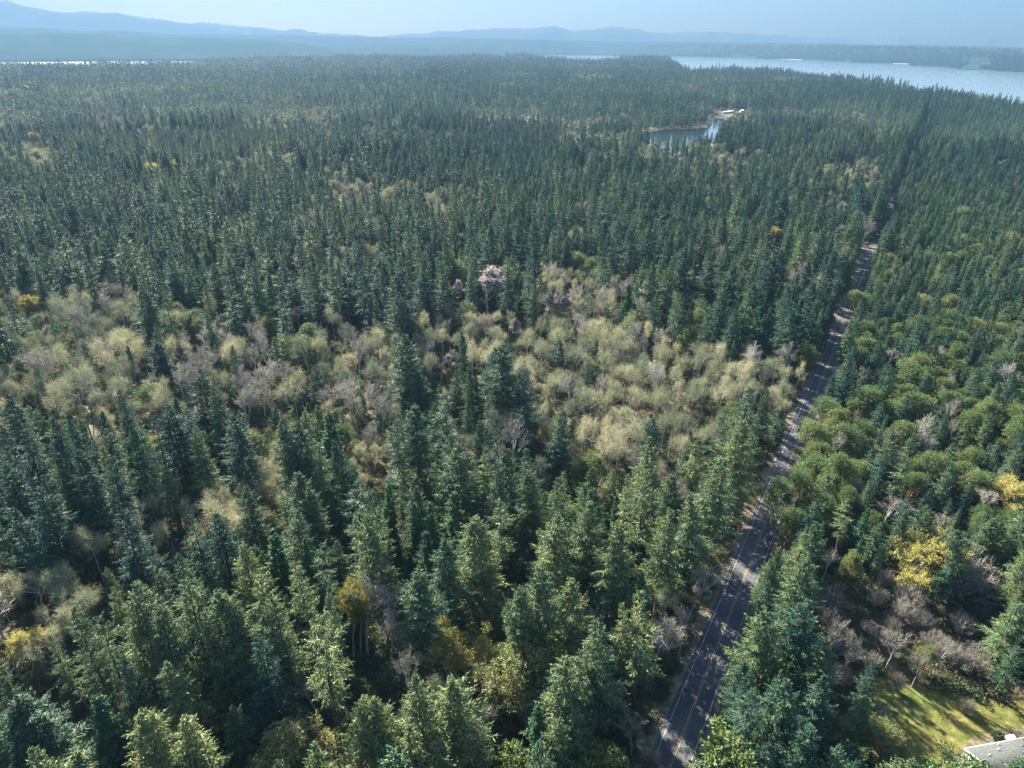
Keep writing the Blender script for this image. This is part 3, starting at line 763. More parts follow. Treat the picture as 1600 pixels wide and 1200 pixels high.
for x, y, H, w, t in [
    # bottom of the picture
    (222, 1107, 28, 1.15, .80), (283, 1127, 26, 1.15, .84), (555, 1080, 29, 1.05, .72), (586, 1087, 28, .9, .66), (660, 1045, 31, 1.0, .62), (702, 1066, 27, 1.25, .66), (636, 1132, 25, 1.0, .70),
    (742, 1120, 24, 1.0, .62), (888, 1020, 29, 1.2, .58), (915, 1012, 28, 1.1, .55), (942, 969, 30, 1.15, .50), (1012, 925, 31, 1.2, .62), (988, 942, 27, .9, .72), (838, 888, 32, 1.1, .5), (808, 925, 30, 1.0, .55),
    (870, 1120, 21, 1.1, .6), (900, 1110, 20, 1.2, .5), (40, 1080, 24, 1.6, .38), (12, 1105, 24, 1.3, .35), (500, 1150, 24, 1.0, .60), (600, 1150, 22, 1.1, .64), (690, 1150, 22, 1.2, .62),
    # rows towards the middle
    (867, 805, 32, 1.15, .66), (972, 817, 32, 1.0, .58), (920, 787, 31, 1.0, .56), (1045, 800, 31, 1.1, .56), (1091, 770, 32, 1.25, .52), (1122, 712, 32, 1.25, .58), (1010, 735, 30, 1.1, .56), (830, 735, 30, 1.0, .50),
    (868, 742, 29, 1.0, .46), (935, 760, 29, 1.0, .44), (1168, 604, 33, 1.35, .42), (1128, 640, 28, 1.0, .45), (875, 642, 28, 1.15, .30), (787, 541, 35, 1.35, .38), (632, 522, 33, 1.2, .40), (725, 517, 29, .6, .42),
    (692, 615, 32, 1.3, .38), (646, 637, 32, 1.2, .46), (617, 657, 30, 1.2, .42), (467, 660, 30, 1.1, .40), (448, 652, 29, 1.1, .42), (528, 688, 30, .7, .34), (557, 748, 31, 1.2, .42), (747, 807, 32, 1.25, .66), (790, 700, 30, 1.1, .52),
    (776, 782, 30, 1.1, .60), (462, 740, 28, 1.15, .46), (480, 762, 27, 1.0, .50), (500, 850, 29, 1.0, .46), (457, 797, 27, 1.0, .52), (588, 770, 28, 1.0, .46), (470, 880, 29, 1.0, .62), (405, 895, 30, 1.1, .66),
    (345, 915, 32, 1.1, .60), (290, 905, 33, 1.1, .56), (200, 912, 33, 1.1, .58), (122, 940, 32, .9, .52), (240, 945, 31, 1.0, .5), (160, 960, 30, .9, .5), (370, 935, 31, 1.0, .5), (430, 925, 30, 1.0, .58), (320, 960, 30, 1., .5),
    # left
    (265, 632, 31, 1.15, .18), (240, 646, 29, 1.0, .18), (288, 638, 30, 1.1, .18), (365, 650, 29, 1.2, .26), (330, 604, 28, .9, .40), (205, 660, 32, .7, .30), (107, 645, 30, .7, .24), (32, 670, 29, 1.1, .28), (87, 678, 31, .9, .26),
    (130, 700, 30, 1.0, .26), (160, 717, 30, 1.1, .24), (195, 785, 31, 1.05, .14), (298, 790, 28, .9, .26), (336, 802, 28, 1.1, .28), (242, 852, 25, 1.0, .36), (5, 662, 29, 1.0, .26), (12, 615, 28, 1.1, .30), (2, 722, 29, 1.1, .26),
    (60, 760, 29, 1.1, .26), (28, 790, 29, 1.2, .24), (185, 610, 27, .8, .36), (27, 382, 33, 1.2, .42), (50, 406, 31, 1.1, .40), (105, 395, 33, 1.2, .40), (132, 406, 32, 1.2, .38), (160, 380, 33, 1.2, .42), (187, 338, 33, 1.1, .38),
    (222, 400, 33, 1.3, .42), (260, 390, 33, 1.2, .40), (287, 356, 33, 1.1, .38), (355, 436, 33, 1.2, .40), (220, 442, 32, 1.2, .36), (362, 538, 26, .8, .38), (197, 540, 24, .6, .30), (322, 490, 27, .8, .42), (72, 480, 27, .7, .36),
    # centre distance
    (880, 327, 32, 1.2, .22), (1035, 315, 34, 1.3, .36), (992, 337, 33, 1.2, .36), (1103, 342, 32, 1.1, .38), (1132, 337, 32, 1.1, .42), (1152, 345, 32, 1.2, .44), (827, 405, 36, .9, .42), (945, 392, 31, 1.3, .40), (1017, 407, 32, 1.4, .42),
    (1110, 408, 32, 1.2, .40), (1142, 412, 32, 1.2, .40), (810, 330, 32, 1.1, .36), (836, 338, 32, 1.1, .34), (866, 366, 29, .8, .46), (885, 370, 28, .8, .42), (917, 568, 19, .8, .36), (951, 306, 33, 1.2, .36), (970, 321, 33, 1.2, .36),
    # beside and right of the road
    (1392, 356, 27, 1.7, .34), (1282, 420, 31, 1.4, .36), (1266, 440, 30, 1.2, .36), (1325, 355, 30, 1.3, .44), (1310, 372, 30, 1.2, .4), (1407, 433, 20, 1.2, .40), (1440, 418, 20, 1.3, .38), (1480, 433, 20, 1.2, .40), (1512, 438, 20, 1.3, .44),
    (1547, 402, 20, 1.1, .40), (1430, 682, 16, 1.2, .56), (1380, 710, 18, 1.5, .26), (1547, 692, 17, 1.2, .30), (1590, 702, 17, 1.4, .52), (1332, 782, 20, 1.2, .56), (1257, 832, 23, 1.4, .58), (1455, 697, 14, 1.0, .5), (1195, 957, 25, 1.3, .54),
    (1350, 1085, 17, 1.2, .60), (1248, 875, 25, 1.2, .48), (1262, 940, 26, 1.4, .34), (1596, 940, 18, 1.6, .52), (1232, 1060, 24, 1.2, .40), (1180, 1080, 23, 1.3, .34), (1300, 1060, 23, 1.2, .30),
    (1260, 1130, 22, 1.2, .36), (1200, 1160, 18, 1.2, .34), (1340, 1160, 15, 1.1, .4), (1590, 1010, 14, 1.4, .4)]:
    tip('fir', x, y, H, w, t + (.07 if y > 720 and t > .4 else 0), 'pick')
for x, y, H, w, t, key in [
    (606, 757, 24, 1.0, .70, None), (708, 768, 25, 1.25, .78, 'cedarclump'), (676, 786, 24, 1.1, .80, None), (640, 786, 23, 1.1, .55, None), (428, 832, 25, 1.4, .55, 'cedarline'), (400, 850, 22, 1.2, .5, None), (1192, 476, 24, 1.5, .50, 'cedarfar'),
    (110, 1172, 20, 1.6, .62, 'cedarfoot'), (840, 1108, 20, 1.2, .6, None), (1262, 1000, 17, 1.4, .40, None), (660, 830, 22, 1.2, .35, None), (730, 830, 21, 1.2, .3, None), (1290, 990, 15, 1.1, .5, None)]:
    tip('cedar', x, y, H, w, t, key)
for x, y, H, w, t, key in [
    (450, 522, 19, 1.15, .62, 'lonemadrona'), (712, 405, 22, 1.2, .60, 'blossommadrona'), (930, 705, 18, 1.0, .62, 'greencap'), (915, 712, 17, .8, .6, None), (818, 1008, 20, 1.15, .80, 'goldmadrona'), (450, 1140, 17, 1.3, .88, 'bottommadrona'),
    (1275, 655, 15, 1.25, .62, 'roadmadrona'), (1322, 662, 15, 1.3, .56, None), (1302, 735, 14, 1.1, .60, None), (1292, 775, 14, 1.2, .55, None), (1225, 750, 15, 1.2, .55, None), (1240, 790, 14, 1.1, .50, None), (1300, 620, 15, 1.2, .45, None),
    (1345, 452, 18, 1.5, .62, 'roundroad'), (1360, 600, 15, 1.3, .5, None), (1440, 612, 16, 1.3, .55, None), (1415, 620, 15, 1.1, .55, None), (1490, 608, 16, 1.2, .5, None), (1550, 622, 16, 1.4, .62, None), (1592, 632, 15, 1.2, .64, None), (1525, 640, 15, 1.2, .5, None),
    (1462, 705, 15, 1.3, .62, None), (1522, 698, 14, 1.0, .60, None), (1508, 720, 14, 1.1, .56, None), (1530, 735, 14, 1.1, .62, None), (1435, 735, 14, 1.1, .5, None), (1508, 322, 19, 1.4, .60, 'farmadrona'), (1582, 362, 18, 1.4, .60, None), (1590, 330, 17, 1.2, .6, None),
    (1452, 392, 17, 1.3, .58, None), (1486, 392, 17, 1.4, .62, None), (1530, 380, 16, 1.3, .55, None), (1510, 365, 17, 1.3, .52, None), (1590, 500, 15, 1.5, .7, 'edgemadrona'), (1475, 508, 15, 1.2, .5, None), (1500, 512, 15, 1.3, .52, None), (1460, 550, 15, 1.3, .66, None),
    (1500, 560, 15, 1.2, .62, None), (1560, 520, 15, 1.2, .5, None), (1330, 1170, 12, 1.1, .5, None), (1230, 1165, 13, 1.1, .35, None), (905, 392, 19, 1.0, .6, None), (925, 400, 18, .9, .62, None), (220, 240, 18, 1.1, .5, None), (270, 412, 18, 1.2, .55, None), (300, 480, 18, 1.1, .5, None),
    (1335, 860, 12, .8, .7, None), (1455, 1010, 9, .9, .72, None), (270, 470, 17, 1.0, .55, None), (1095, 480, 16, 1., .5, None), (960, 1175, 15, .9, .66, None), (920, 1165, 15, 1.0, .62, None), (800, 1170, 14, 1.1, .6, None)]:
    tip('madrona', x, y, H, w, t, key)
for x, y, H, w, t, key in [
    (1450, 850, 16, 1.8, .45, 'bigmaple'), (1592, 758, 14, 1.5, .72, 'edgemaple'), (714, 976, 17, 1.25, .45, 'bottommaple'), (8, 985, 15, 1.0, .7, 'leftmaple'), (252, 672, 15, .8, .60, 'slopemaple'), (862, 662, 13, .8, .5, 'orangemaple'),
    (238, 250, 20, 1.2, .6, 'farmaple'), (276, 247, 20, 1.2, .62, 'farmaple2'), (60, 230, 19, 1.1, .5, None), (50, 205, 18, 1.0, .5, None), (1588, 1008, 7, .8, .6, None), (545, 915, 20, .7, .15, 'twistedmaple'), (1215, 350, 17, .9, .5, None), (40, 460, 18, .8, .4, None), (1235, 1018, 6, .8, .4, None)]:
    tip('maple', x, y, H, w, t, key)
for x, y, H, w, t, key in [(762, 417, 27, .95, .55, 'bigcherry'), (714, 436, 17, .8, .45, 'smallcherry'), (888, 458, 17, .8, .45, 'slopecherry'), (312, 625, 15, .7, .35, 'lonecherry'), (697, 552, 14, .7, .3, 'rosecherry'), (808, 495, 14, .8, .35, None)]:
    tip('cherry', x, y, H, w, t, key)
for x, y, H, w, t, key in [
    (1392, 543, 12, 1.35, .62, 'whitebare'), (1375, 690, 11, 1.2, .5, None), (1395, 778, 14, 1.2, .30, 'bluebare'), (1470, 803, 14, 1.1, .45, None), (1350, 745, 12, 1.0, .4, None), (560, 905, 22, .9, .55, 'palebare'), (600, 940, 20, .9, .35, None),
    (590, 498, 20, .8, .4, None), (400, 530, 20, 1.1, .55, None), (320, 548, 19, 1.2, .55, None), (290, 560, 18, 1.0, .5, None), (440, 560, 20, 1.2, .62, None), (1345, 572, 13, 1.1, .4, None), (760, 1110, 15, .8, .4, None), (868, 1128, 15, .8, .42, 'spikybare'), (995, 1110, 13, .9, .3, 'roadbare'),
    (930, 935, 18, .7, .4, None), (1075, 950, 16, .9, .3, None), (1420, 378, 15, 1.1, .5, None), (1398, 425, 14, .9, .5, None), (1300, 985, 11, 1.0, .55, None), (1330, 1010, 9, 1.0, .6, None), (1555, 640, 13, .9, .4, None), (1230, 860, 12, 1., .35, None), (1300, 850, 13, .9, .3, None),
    (640, 440, 18, .6, .4, None), (986, 222, 14, .9, .55, None), (996, 219, 14, .9, .55, None), (1006, 221, 14, .9, .55, None), (1016, 218, 14, .9, .55, None), (1027, 222, 14, .9, .55, None), (1038, 219, 14, .9, .55, None), (1050, 221, 14, .9, .55, None), (1062, 224, 14, .9, .55, None), (1074, 222, 14, .9, .55, None), (970, 228, 14, .9, .55, None), (955, 232, 14, .9, .55, None), (1110, 365, 20, 1.2, .5, 'greybare'), (1090, 378, 20, 1.1, .45, None), (1127, 380, 19, 1.0, .5, None)]:
    tip('bare', x, y, H, w, t, key)
for x, y, H, w, t in [(1524, 868, 12, 1.5, .55), (1548, 892, 8, 1.2, .45), (1430, 915, 8, 1.2, .60), (1418, 940, 6.5, 1.1, .62), (1500, 1010, 6, 1.3, .42), (1470, 990, 6, 1.1, .5), (1530, 1025, 5, 1.2, .4), (1445, 955, 6, 1.1, .5), (1510, 960, 6, 1.2, .5), (1320, 1000, 5, 1.0, .6), (1285, 930, 6, 1.0, .4), (1360, 970, 4, 1.1, .5), (1560, 1000, 5, 1.1, .4), (1390, 890, 6, 1.0, .3), (1250, 1130, 6, 1., .3), (1310, 1140, 5, 1., .3), (1020, 1175, 6, 1., .3)]:
    tip('thicket', x, y, H, w, t)
for x, y, H, w, t in [(1312, 962, 15, .8, .4), (1340, 985, 13, .8, .4), (1365, 1012, 11, .8, .4), (1405, 985, 12, .9, .45), (1290, 1015, 15, .8, .3), (1480, 1000, 12, .9, .45), (1540, 1000, 11, .9, .4), (1330, 1045, 10, .7, .35), (1445, 1020, 10, .8, .4)]:
    tip('bare', x, y, H, w, t)
for x, y, H in [(551, 618, 13), (458, 622, 11), (482, 630, 9), (1045, 545, 11), (1072, 550, 12), (1112, 545, 13), (1120, 542, 12), (897, 510, 8), (1050, 560, 8)]:
    tip('ivy', x, y, H, 1.0, .5)
for x, y, H, w in [(1215, 560, 17, 1.4), (1235, 585, 16, 1.3), (1195, 590, 16, 1.2), (45, 885, 18, 1.3), (100, 900, 18, 1.2), (70, 930, 17, 1.2), (735, 500, 18, 1.4), (775, 505, 18, 1.3), (520, 525, 18, 1.3), (555, 528, 18, 1.3), (500, 560, 17, 1.2), (540, 575, 17, 1.2), (1000, 600, 16, 1.3), (960, 625, 16, 1.2), (180, 455, 19, 1.4), (210, 620, 17, 1.4), (690, 510, 17, 1.0)]:
    tip('alder', x, y, H, w, None, 'pick')

Zpoly = [
    ([(0, 465), (60, 455), (120, 450), (170, 450), (215, 480), (225, 560), (250, 600), (270, 640), (235, 670), (150, 660), (60, 640), (0, 690), (-200, 690), (-200, 470)], dict(alder=.62, fir=.18, madrona=.05, bare=.15), 23, 5.5, .42),
    ([(265, 555), (330, 525), (400, 525), (440, 545), (480, 515), (600, 520), (690, 535), (690, 590), (640, 610), (560, 640), (500, 650), (420, 640), (350, 650), (280, 640)], dict(bare=.40, alder=.42, fir=.16, madrona=.02), 23, 5.6, .55),
    ([(650, 510), (720, 485), (800, 500), (860, 520), (900, 500), (1000, 520), (1060, 540), (1180, 550), (1255, 560), (1260, 610), (1230, 650), (1180, 650), (1100, 640), (1000, 650), (1010, 710), (960, 740), (860, 700), (840, 640), (800, 580), (700, 580)], dict(alder=.66, bare=.16, fir=.17), 20.5, 5.3, .66),
    ([(835, 415), (930, 412), (945, 470), (900, 505), (850, 490)], dict(alder=.55, bare=.3, fir=.15), 17, 6.0, .55),
    ([(-100, 890), (60, 870), (110, 830), (180, 800), (260, 780), (330, 745), (430, 760), (440, 800), (380, 830), (300, 840), (250, 860), (180, 875), (150, 930), (120, 980), (60, 1010), (-100, 1040)], dict(alder=.92, fir=.06), 16, 5.4, .62),
    ([(530, 690), (610, 690), (640, 740), (560, 755)], dict(alder=.9, fir=.1), 13, 5.4, .65),
    ([(400, 690), (450, 690), (450, 760), (400, 760)], dict(alder=.9, fir=.1), 14, 5.4, .65),
    ([(700, 590), (760, 640), (860, 720), (880, 760), (800, 770), (700, 760), (640, 740), (620, 690)], dict(fir=.5, alder=.4, bare=.1), 20, 7.2, .5),
    ([(1270, 870), (1330, 850), (1420, 900), (1430, 1000), (1560, 1040), (1600, 1060), (1500, 1085), (1420, 1066), (1345, 1058), (1300, 1050), (1270, 960)], dict(thicket=.38, madrona=.12, none=.50), 5.0, 5.0, .35),
    ([(1215, 640), (1340, 640), (1360, 700), (1330, 800), (1240, 840), (1190, 820), (1215, 740)], dict(madrona=.55, fir=.40, bare=.05), 14, 5.6, .52),
    ([(1340, 570), (1700, 570), (1700, 690), (1500, 690), (1340, 690)], dict(madrona=.44, fir=.46, bare=.1), 14.5, 5.4, .52),
    ([(1400, 690), (1700, 690), (1700, 790), (1440, 800)], dict(madrona=.4, fir=.55, bare=.05), 14, 5.4, .5),
    ([(330, 1090), (520, 1040), (560, 1000), (660, 1000), (690, 1060), (620, 1085), (530, 1085), (470, 1130), (380, 1160)], dict(none=.8, fir=.1, bare=.1), 17, 6.5, .4),
    ([(990, 235), (1060, 220), (1110, 225), (1260, 250), (1260, 290), (1100, 275), (960, 265)], dict(bare=.35, alder=.25, fir=.4), 17, 7, .45),
    ([(540, 290), (660, 285), (680, 330), (560, 340), (480, 320)], dict(bare=.35, alder=.3, fir=.35), 17, 7, .45),
]
def zone(X, Y):
    P = np.stack([X, Y, np.full_like(X, 12.0)], -1)
    p = pj(P); k = np.full(len(X), -1)
    for n in range(len(Zpoly) - 1, -1, -1):
        k[inpoly(p[:, 0], p[:, 1], Zpoly[n][0]) & (Y > 20)] = n
    return k, p

# pixels that must stay open: the visible stretches of road, the lawn, the roof and the lake
OPEN = []
for y in np.arange(1196, 300, -7):
    s = None
    for lo, hi, o0, o1 in ((1010, 1200, -3.6, 3.4), (925, 1010, -3.4, 2.2), (880, 925, -2.6, -.5), (800, 880, -3.2, 2.6), (690, 800, -3.0, 1.6), (592, 690, -2.4, 1.2), (508, 540, -1.5, 1.5), (432, 448, -1.5, 2), (322, 345, .5, 2)):
        if lo <= y <= hi: s = (o0, o1)
    if s is None: continue
    p = gp(1046 + (1200 - y) * .37, y); _, sa = road_off(p[0], p[1])
    for o in np.linspace(s[0], s[1], 4):
        q = np.array(along(sa, o, 0.0)); OPEN.append(np.append(pj(q), math.dist(q, (0, 0, CAM_H))))
for poly, st in (([(1362, 1068), (1420, 1072), (1500, 1108), (1600, 1112), (1600, 1150), (1510, 1165), (1490, 1195), (1420, 1170), (1378, 1100)], 9), ([(1506, 1170), (1600, 1153), (1600, 1200), (1500, 1200)], 12),
                 ([(1015, 208), (1085, 204), (1104, 199), (1110, 190), (1129, 190), (1126, 204), (1112, 212), (1085, 221), (1035, 225)], 4), ([(1114, 172), (1168, 172), (1168, 181), (1120, 183)], 4)):
    xs = np.arange(min(a for a, b in poly), max(a for a, b in poly), st); ys = np.arange(min(b for a, b in poly), max(b for a, b in poly), st)
    gx, gy = np.meshgrid(xs, ys); k = inpoly(gx, gy, poly)
    OPEN += [np.array([a, b, math.dist(gp(a, b), (0, 0, CAM_H))]) for a, b in zip(gx[k], gy[k])]
for q in ((1087, 436), (1580, 421)): OPEN.append(np.array([*q, math.dist(gp(*q), (0, 0, CAM_H))]))
for t in TREES:
    R_ = 6.2 * t[3] / 30 if t[0] == 'fir' else .26 * t[3]
    for f, w in ((.86, (0,)), (.62, (-.5, .5))) + (((.36, (-.7, 0, .7)),) if t[0] in ('maple', 'thicket', 'cherry') else ()) if t[6] or t[0] in ('maple', 'thicket', 'cherry') else ((.8, (0,)),):
        for e in w:
            q = np.array([t[1] + e * R_ * t[4], t[2], t[3] * f]); OPEN.append(np.append(pj(q), math.dist(q, (0, 0, CAM_H))))
OPEN = np.array(OPEN)

def hides_open(X, Y, H, R):
    """which of the trees would stand in front of a stretch that the photograph shows open"""
    base = pj(np.stack([X, Y, np.zeros_like(X) + .12 * H], -1)); top = pj(np.stack([X, Y, H], -1))
    dist = np.sqrt(X ** 2 + Y ** 2 + CAM_H ** 2); w = R / dist * FPX
    bad = np.zeros(len(X), bool)
    for s in range(0, len(X), 4000):
        e = slice(s, s + 4000)
        ax = (top - base)[e]; L2 = (ax ** 2).sum(1)
        rel = OPEN[None, :, :2] - base[e][:, None]
        t = np.clip((rel * ax[:, None]).sum(2) / L2[:, None], 0, 1)
        dd = np.linalg.norm(rel - t[..., None] * ax[:, None], axis=2)
        bad[e] = ((dd < (w[e][:, None] * (.92 - .80 * t))) & (dist[e][:, None] < OPEN[None, :, 2] - 2)).any(1)
    return bad

# ---- near forest: dart throwing against the listed trees
RAD = dict(fir=6.4 / 30, cedar=3.6 / 22, madrona=5.6 / 16, alder=4.8 / 18, bare=5 / 19, thicket=3.2 / 7, maple=4.8 / 15, cherry=3.4 / 14, ivy=.9 / 13)
NEAR = 640.0
cell = {}
def put(x, y, r): cell.setdefault((int(x // 8), int(y // 8)), []).append((x, y, r))
def clash(x, y, r):
    cx, cyy = int(x // 8), int(y // 8)
    for a in (-1, 0, 1):
        for b in (-1, 0, 1):
            for (u, v, w) in cell.get((cx + a, cyy + b), ()):
                if (u - x) ** 2 + (v - y) ** 2 < (r + w) ** 2: return True
    return False
for t in TREES: put(t[1], t[2], min(RAD[t[0]] * t[3] * t[4] * .58, 3.6))
N = 60000
rr = np.sqrt(rng.random(N)) * NEAR; aa = rng.uniform(-.95, .95, N)
X = rr * np.sin(aa); Y = rr * np.cos(aa)
ro, ra = road_off(X, Y); zk, zp = zone(X, Y)
u1 = rng.random(N); u2 = rng.random(N); u3 = rng.normal(0, 1, N)
right = ro > 0
kinds = np.array(['fir'] * N, dtype=object); Hs = np.zeros(N); sp = np.zeros(N); tn = np.zeros(N)
patch = fbm(X / 45, Y / 45, 11); tone = fbm(X / 60, Y / 60, 21, 2)
for k in range(N):
    z = zk[k]
    if z >= 0:
        acc = 0; kd = 'none'
        for nm, w in Zpoly[z][1].items():
            acc += w
            if u1[k] < acc: kd = nm; break
        h = Zpoly[z][2]; s = Zpoly[z][3]
        if kd == 'fir': h = (h * 1.35 if not right[k] else h * 1.2)
        if kd == 'madrona': h = min(h, 15)
        t = Zpoly[z][4] if kd != 'fir' else .36
        if kd in ('alder', 'bare'): t += (u2[k] - .5) * .35
    else:
        s = 6.5
        if right[k]:
            h = 19 + 5 * (patch[k] - .5); kd = 'fir'; t = .42
            if u1[k] < .16: kd = 'madrona'; h = 15; t = .54
            elif u1[k] < .20: kd = 'bare'; h = 13; t = .45
            s = 5.0
        else:
            h = 29 + 13 * (patch[k] - .5); kd = 'fir'; t = .33
            if patch[k] > .60 and u1[k] < .5: kd = 'alder' if u1[k] < .3 else 'bare'; h = 18; t = .45
            elif u1[k] > .965: kd = 'madrona'; h = 18; t = .55
            elif u1[k] > .94: kd = 'cedar'; h = 23; t = .45
            if kd == 'fir': t += .26 * min(1.0, max(0.0, (zp[k, 1] - 560) / 300))
    kinds[k] = kd; Hs[k] = max(4, h * (1 + .17 * u3[k])) if abs(u3[k]) < 2.2 else h; sp[k] = s; tn[k] = t + (tone[k] - .5) * .4 + (u2[k] - .5) * .42
Hs = np.minimum(Hs, np.where(kinds == 'madrona', 17.0, 35.0))
Rr = np.array([RAD.get(k, .2) for k in kinds]) * Hs
bad = (ro > -5.4) & (ro < 5.0) | (kinds == 'none') | (np.hypot(X, Y) < 45)
zt = np.full(N, -1); ALD = (0, 1, 2, 3, 4, 5, 6)
for f in (.95, .75, .5):                                   # tall firs keep out of the view of the alder stands
    for _ in range(1):
        q = pj(np.stack([X, Y, Hs * f], -1))
        ins = np.zeros(N, bool)
        for z in ALD: ins |= inpoly(q[:, 0], q[:, 1], Zpoly[z][0])
        ins &= np.isin(kinds.astype(str), ('fir', 'cedar')) & (u2 > .24)
        Hs[ins] *= .68
        Rr[ins] *= .8
bad |= (Hs < 10.5) & (kinds == 'fir')
bad |= hides_open(X, Y, Hs, Rr)
bad |= (lake_dist(X, Y) < 1)
for k in np.nonzero(~bad)[0]:
    r = min(max(Rr[k] * .56, 1.5), 4.0) * sp[k] / 5.6
    if clash(X[k], Y[k], r): continue
    put(X[k], Y[k], r)
    TREES.append([kinds[k], X[k], Y[k], Hs[k], rng.uniform(.8, 1.3) if kinds[k] not in ('alder', 'bare') else rng.uniform(.65, 1.0), float(np.clip(tn[k], .05, .95)), None])

# ---- far forest on a jittered lattice that widens with distance
FAR = {'near_fir': [], 'mid_fir': [], 'far_fir': [], 'madrona': [], 'alder': []}
def lattice(r0, r1, s, a0=-.85, a1=.85):
    m = r1 * math.sin(min(abs(a0), 1.5)) + s
    xs = np.arange(-m, m, s); ys = np.arange(r0 * math.cos(.85) - s, r1 + s, s)
    gx, gy = np.meshgrid(xs, ys); gx = gx.ravel() + rng.uniform(-.48, .48, gx.size) * s; gy = gy.ravel() + rng.uniform(-.48, .48, gy.size) * s
    d = np.hypot(gx, gy); a = np.arctan2(gx, gy)
    k = (d >= r0) & (d < r1) & (a > a0) & (a < a1)
    return gx[k], gy[k], d[k], a[k]
for r0, r1, s in ((NEAR, 1100, 8.0), (1100, 1800, 9.6), (1800, 2900, 12.0), (2900, 6500, 17.0)):
    X, Y, d, a = lattice(r0, r1, s, -.75, .75)
    ro, ra = road_off(X, Y)
    n = len(X)
    H = 25 + rng.normal(0, 5, n) + 24 * (fbm(X / 100, Y / 100, 41) - .5) + 14 * (vnoise(X / 260, Y / 260, 43) - .5)
    H = np.maximum(H, 9)
    H = np.where((ro > 0) & (d < 1500), H * .72, H)
    pt = fbm(X / 110, Y / 110, 51, 3)
    zk, zp = zone(X, Y)
    u = rng.random(n)
    al = (pt > .57) & (u < .8) & (ro < 0) | (u < .02)
    al |= (zk >= 0) & (u < .55)
    md = (~al) & (u > .96)
    H = np.where(al, H * .62, np.where(md, H * .62, H))
    keep = (np.abs(ro) > 4.3) & (d < coast(a) - 8) & (lake_dist(X, Y) > 1)
    keep &= ~((fbm(X / 150, Y / 200, 81, 2) > .9) & (d > 800) & (ro < -30))
    keep &= ~hides_open(X, Y, H, H * .14) if r0 < 1500 else keep
    tint = np.clip(.33 - .16 * min(1, r0 / 2000) + (fbm(X / 120, Y / 120, 61, 2) - .5) * .7 + rng.normal(0, .15, n), .05, .9)
    z = ground_z(X, Y)
    f = max(1.0, s / 11)
    rec = np.stack([X, Y, z, H / 30, H / 30 * f * rng.uniform(.9, 1.2, n), tint], 1)
    key = 'near_fir' if r0 < 1000 else ('mid_fir' if r0 < 1700 else 'far_fir')
    FAR[key].append(rec[keep & ~al & ~md])
    rec[:, 3] = H / 18; rec[:, 4] = H / 18 * f * 1.1
    FAR['alder'].append(rec[keep & al])
    rec[:, 3] = H / 16; rec[:, 4] = H / 16 * f
    FAR['madrona'].append(rec[keep & md])
rs = np.arange(430, 2000, 5.5); rs = rs[(rs < 520) | (rs > 575)]
rw = np.array([along(a + rng.uniform(-2, 2), -rng.uniform(3.9, 5.2), 0.0) for a in rs])
FAR['near_fir'].append(np.column_stack([rw[:, 0], rw[:, 1], ground_z(rw[:, 0], rw[:, 1]), rng.uniform(.7, 1.05, len(rw)), rng.uniform(.8, 1.1, len(rw)), rng.uniform(.2, .5, len(rw))]))
for p in FARPTS:
    n = len(p); s = rng.uniform(.75, 1.1, n)
    FAR['far_fir'].append(np.column_stack([p, s, s * 2.4, np.clip(rng.normal(.22, .10, n), .05, .6)]))

# ------------------------------------------------------------------ single trees as things, the rest as masses
GROUPS = dict(fir='firs of the near forest', cedar='cedars among the firs', madrona='madronas with rounded evergreen crowns', alder='catkin-hung alders', bare='leafless grey trees',
              thicket='leafless bushes in the clearing', maple='budding yellow maples', cherry='blossoming cherries', ivy='ivy-covered trunks')
NAMES = dict(fir='fir_tree', cedar='cedar_tree', madrona='madrona_tree', alder='alder_tree', bare='bare_tree', thicket='bare_bush', maple='maple_tree', cherry='cherry_tree', ivy='ivy_covered_tree')
CAT = dict(thicket='bush'); 
LIMIT = 300
A = np.array([[t[1], t[2], t[3]] for t in TREES])
top = pj(A); mid = pj(A * [1, 1, .62])
vis = (mid[:, 0] > 4) & (mid[:, 0] < 1596) & (mid[:, 1] < 1190) & (top[:, 1] > 0)
dist = np.linalg.norm(A - [0, 0, CAM_H], axis=1)
size = A[:, 2] / dist
chosen = {}
for kd in NAMES:
    idx = [i for i in range(len(TREES)) if TREES[i][0] == kd and vis[i]]
    idx.sort(key=lambda i: (-(TREES[i][6] is not None), -size[i]))
    chosen[kd] = set(idx[:LIMIT])
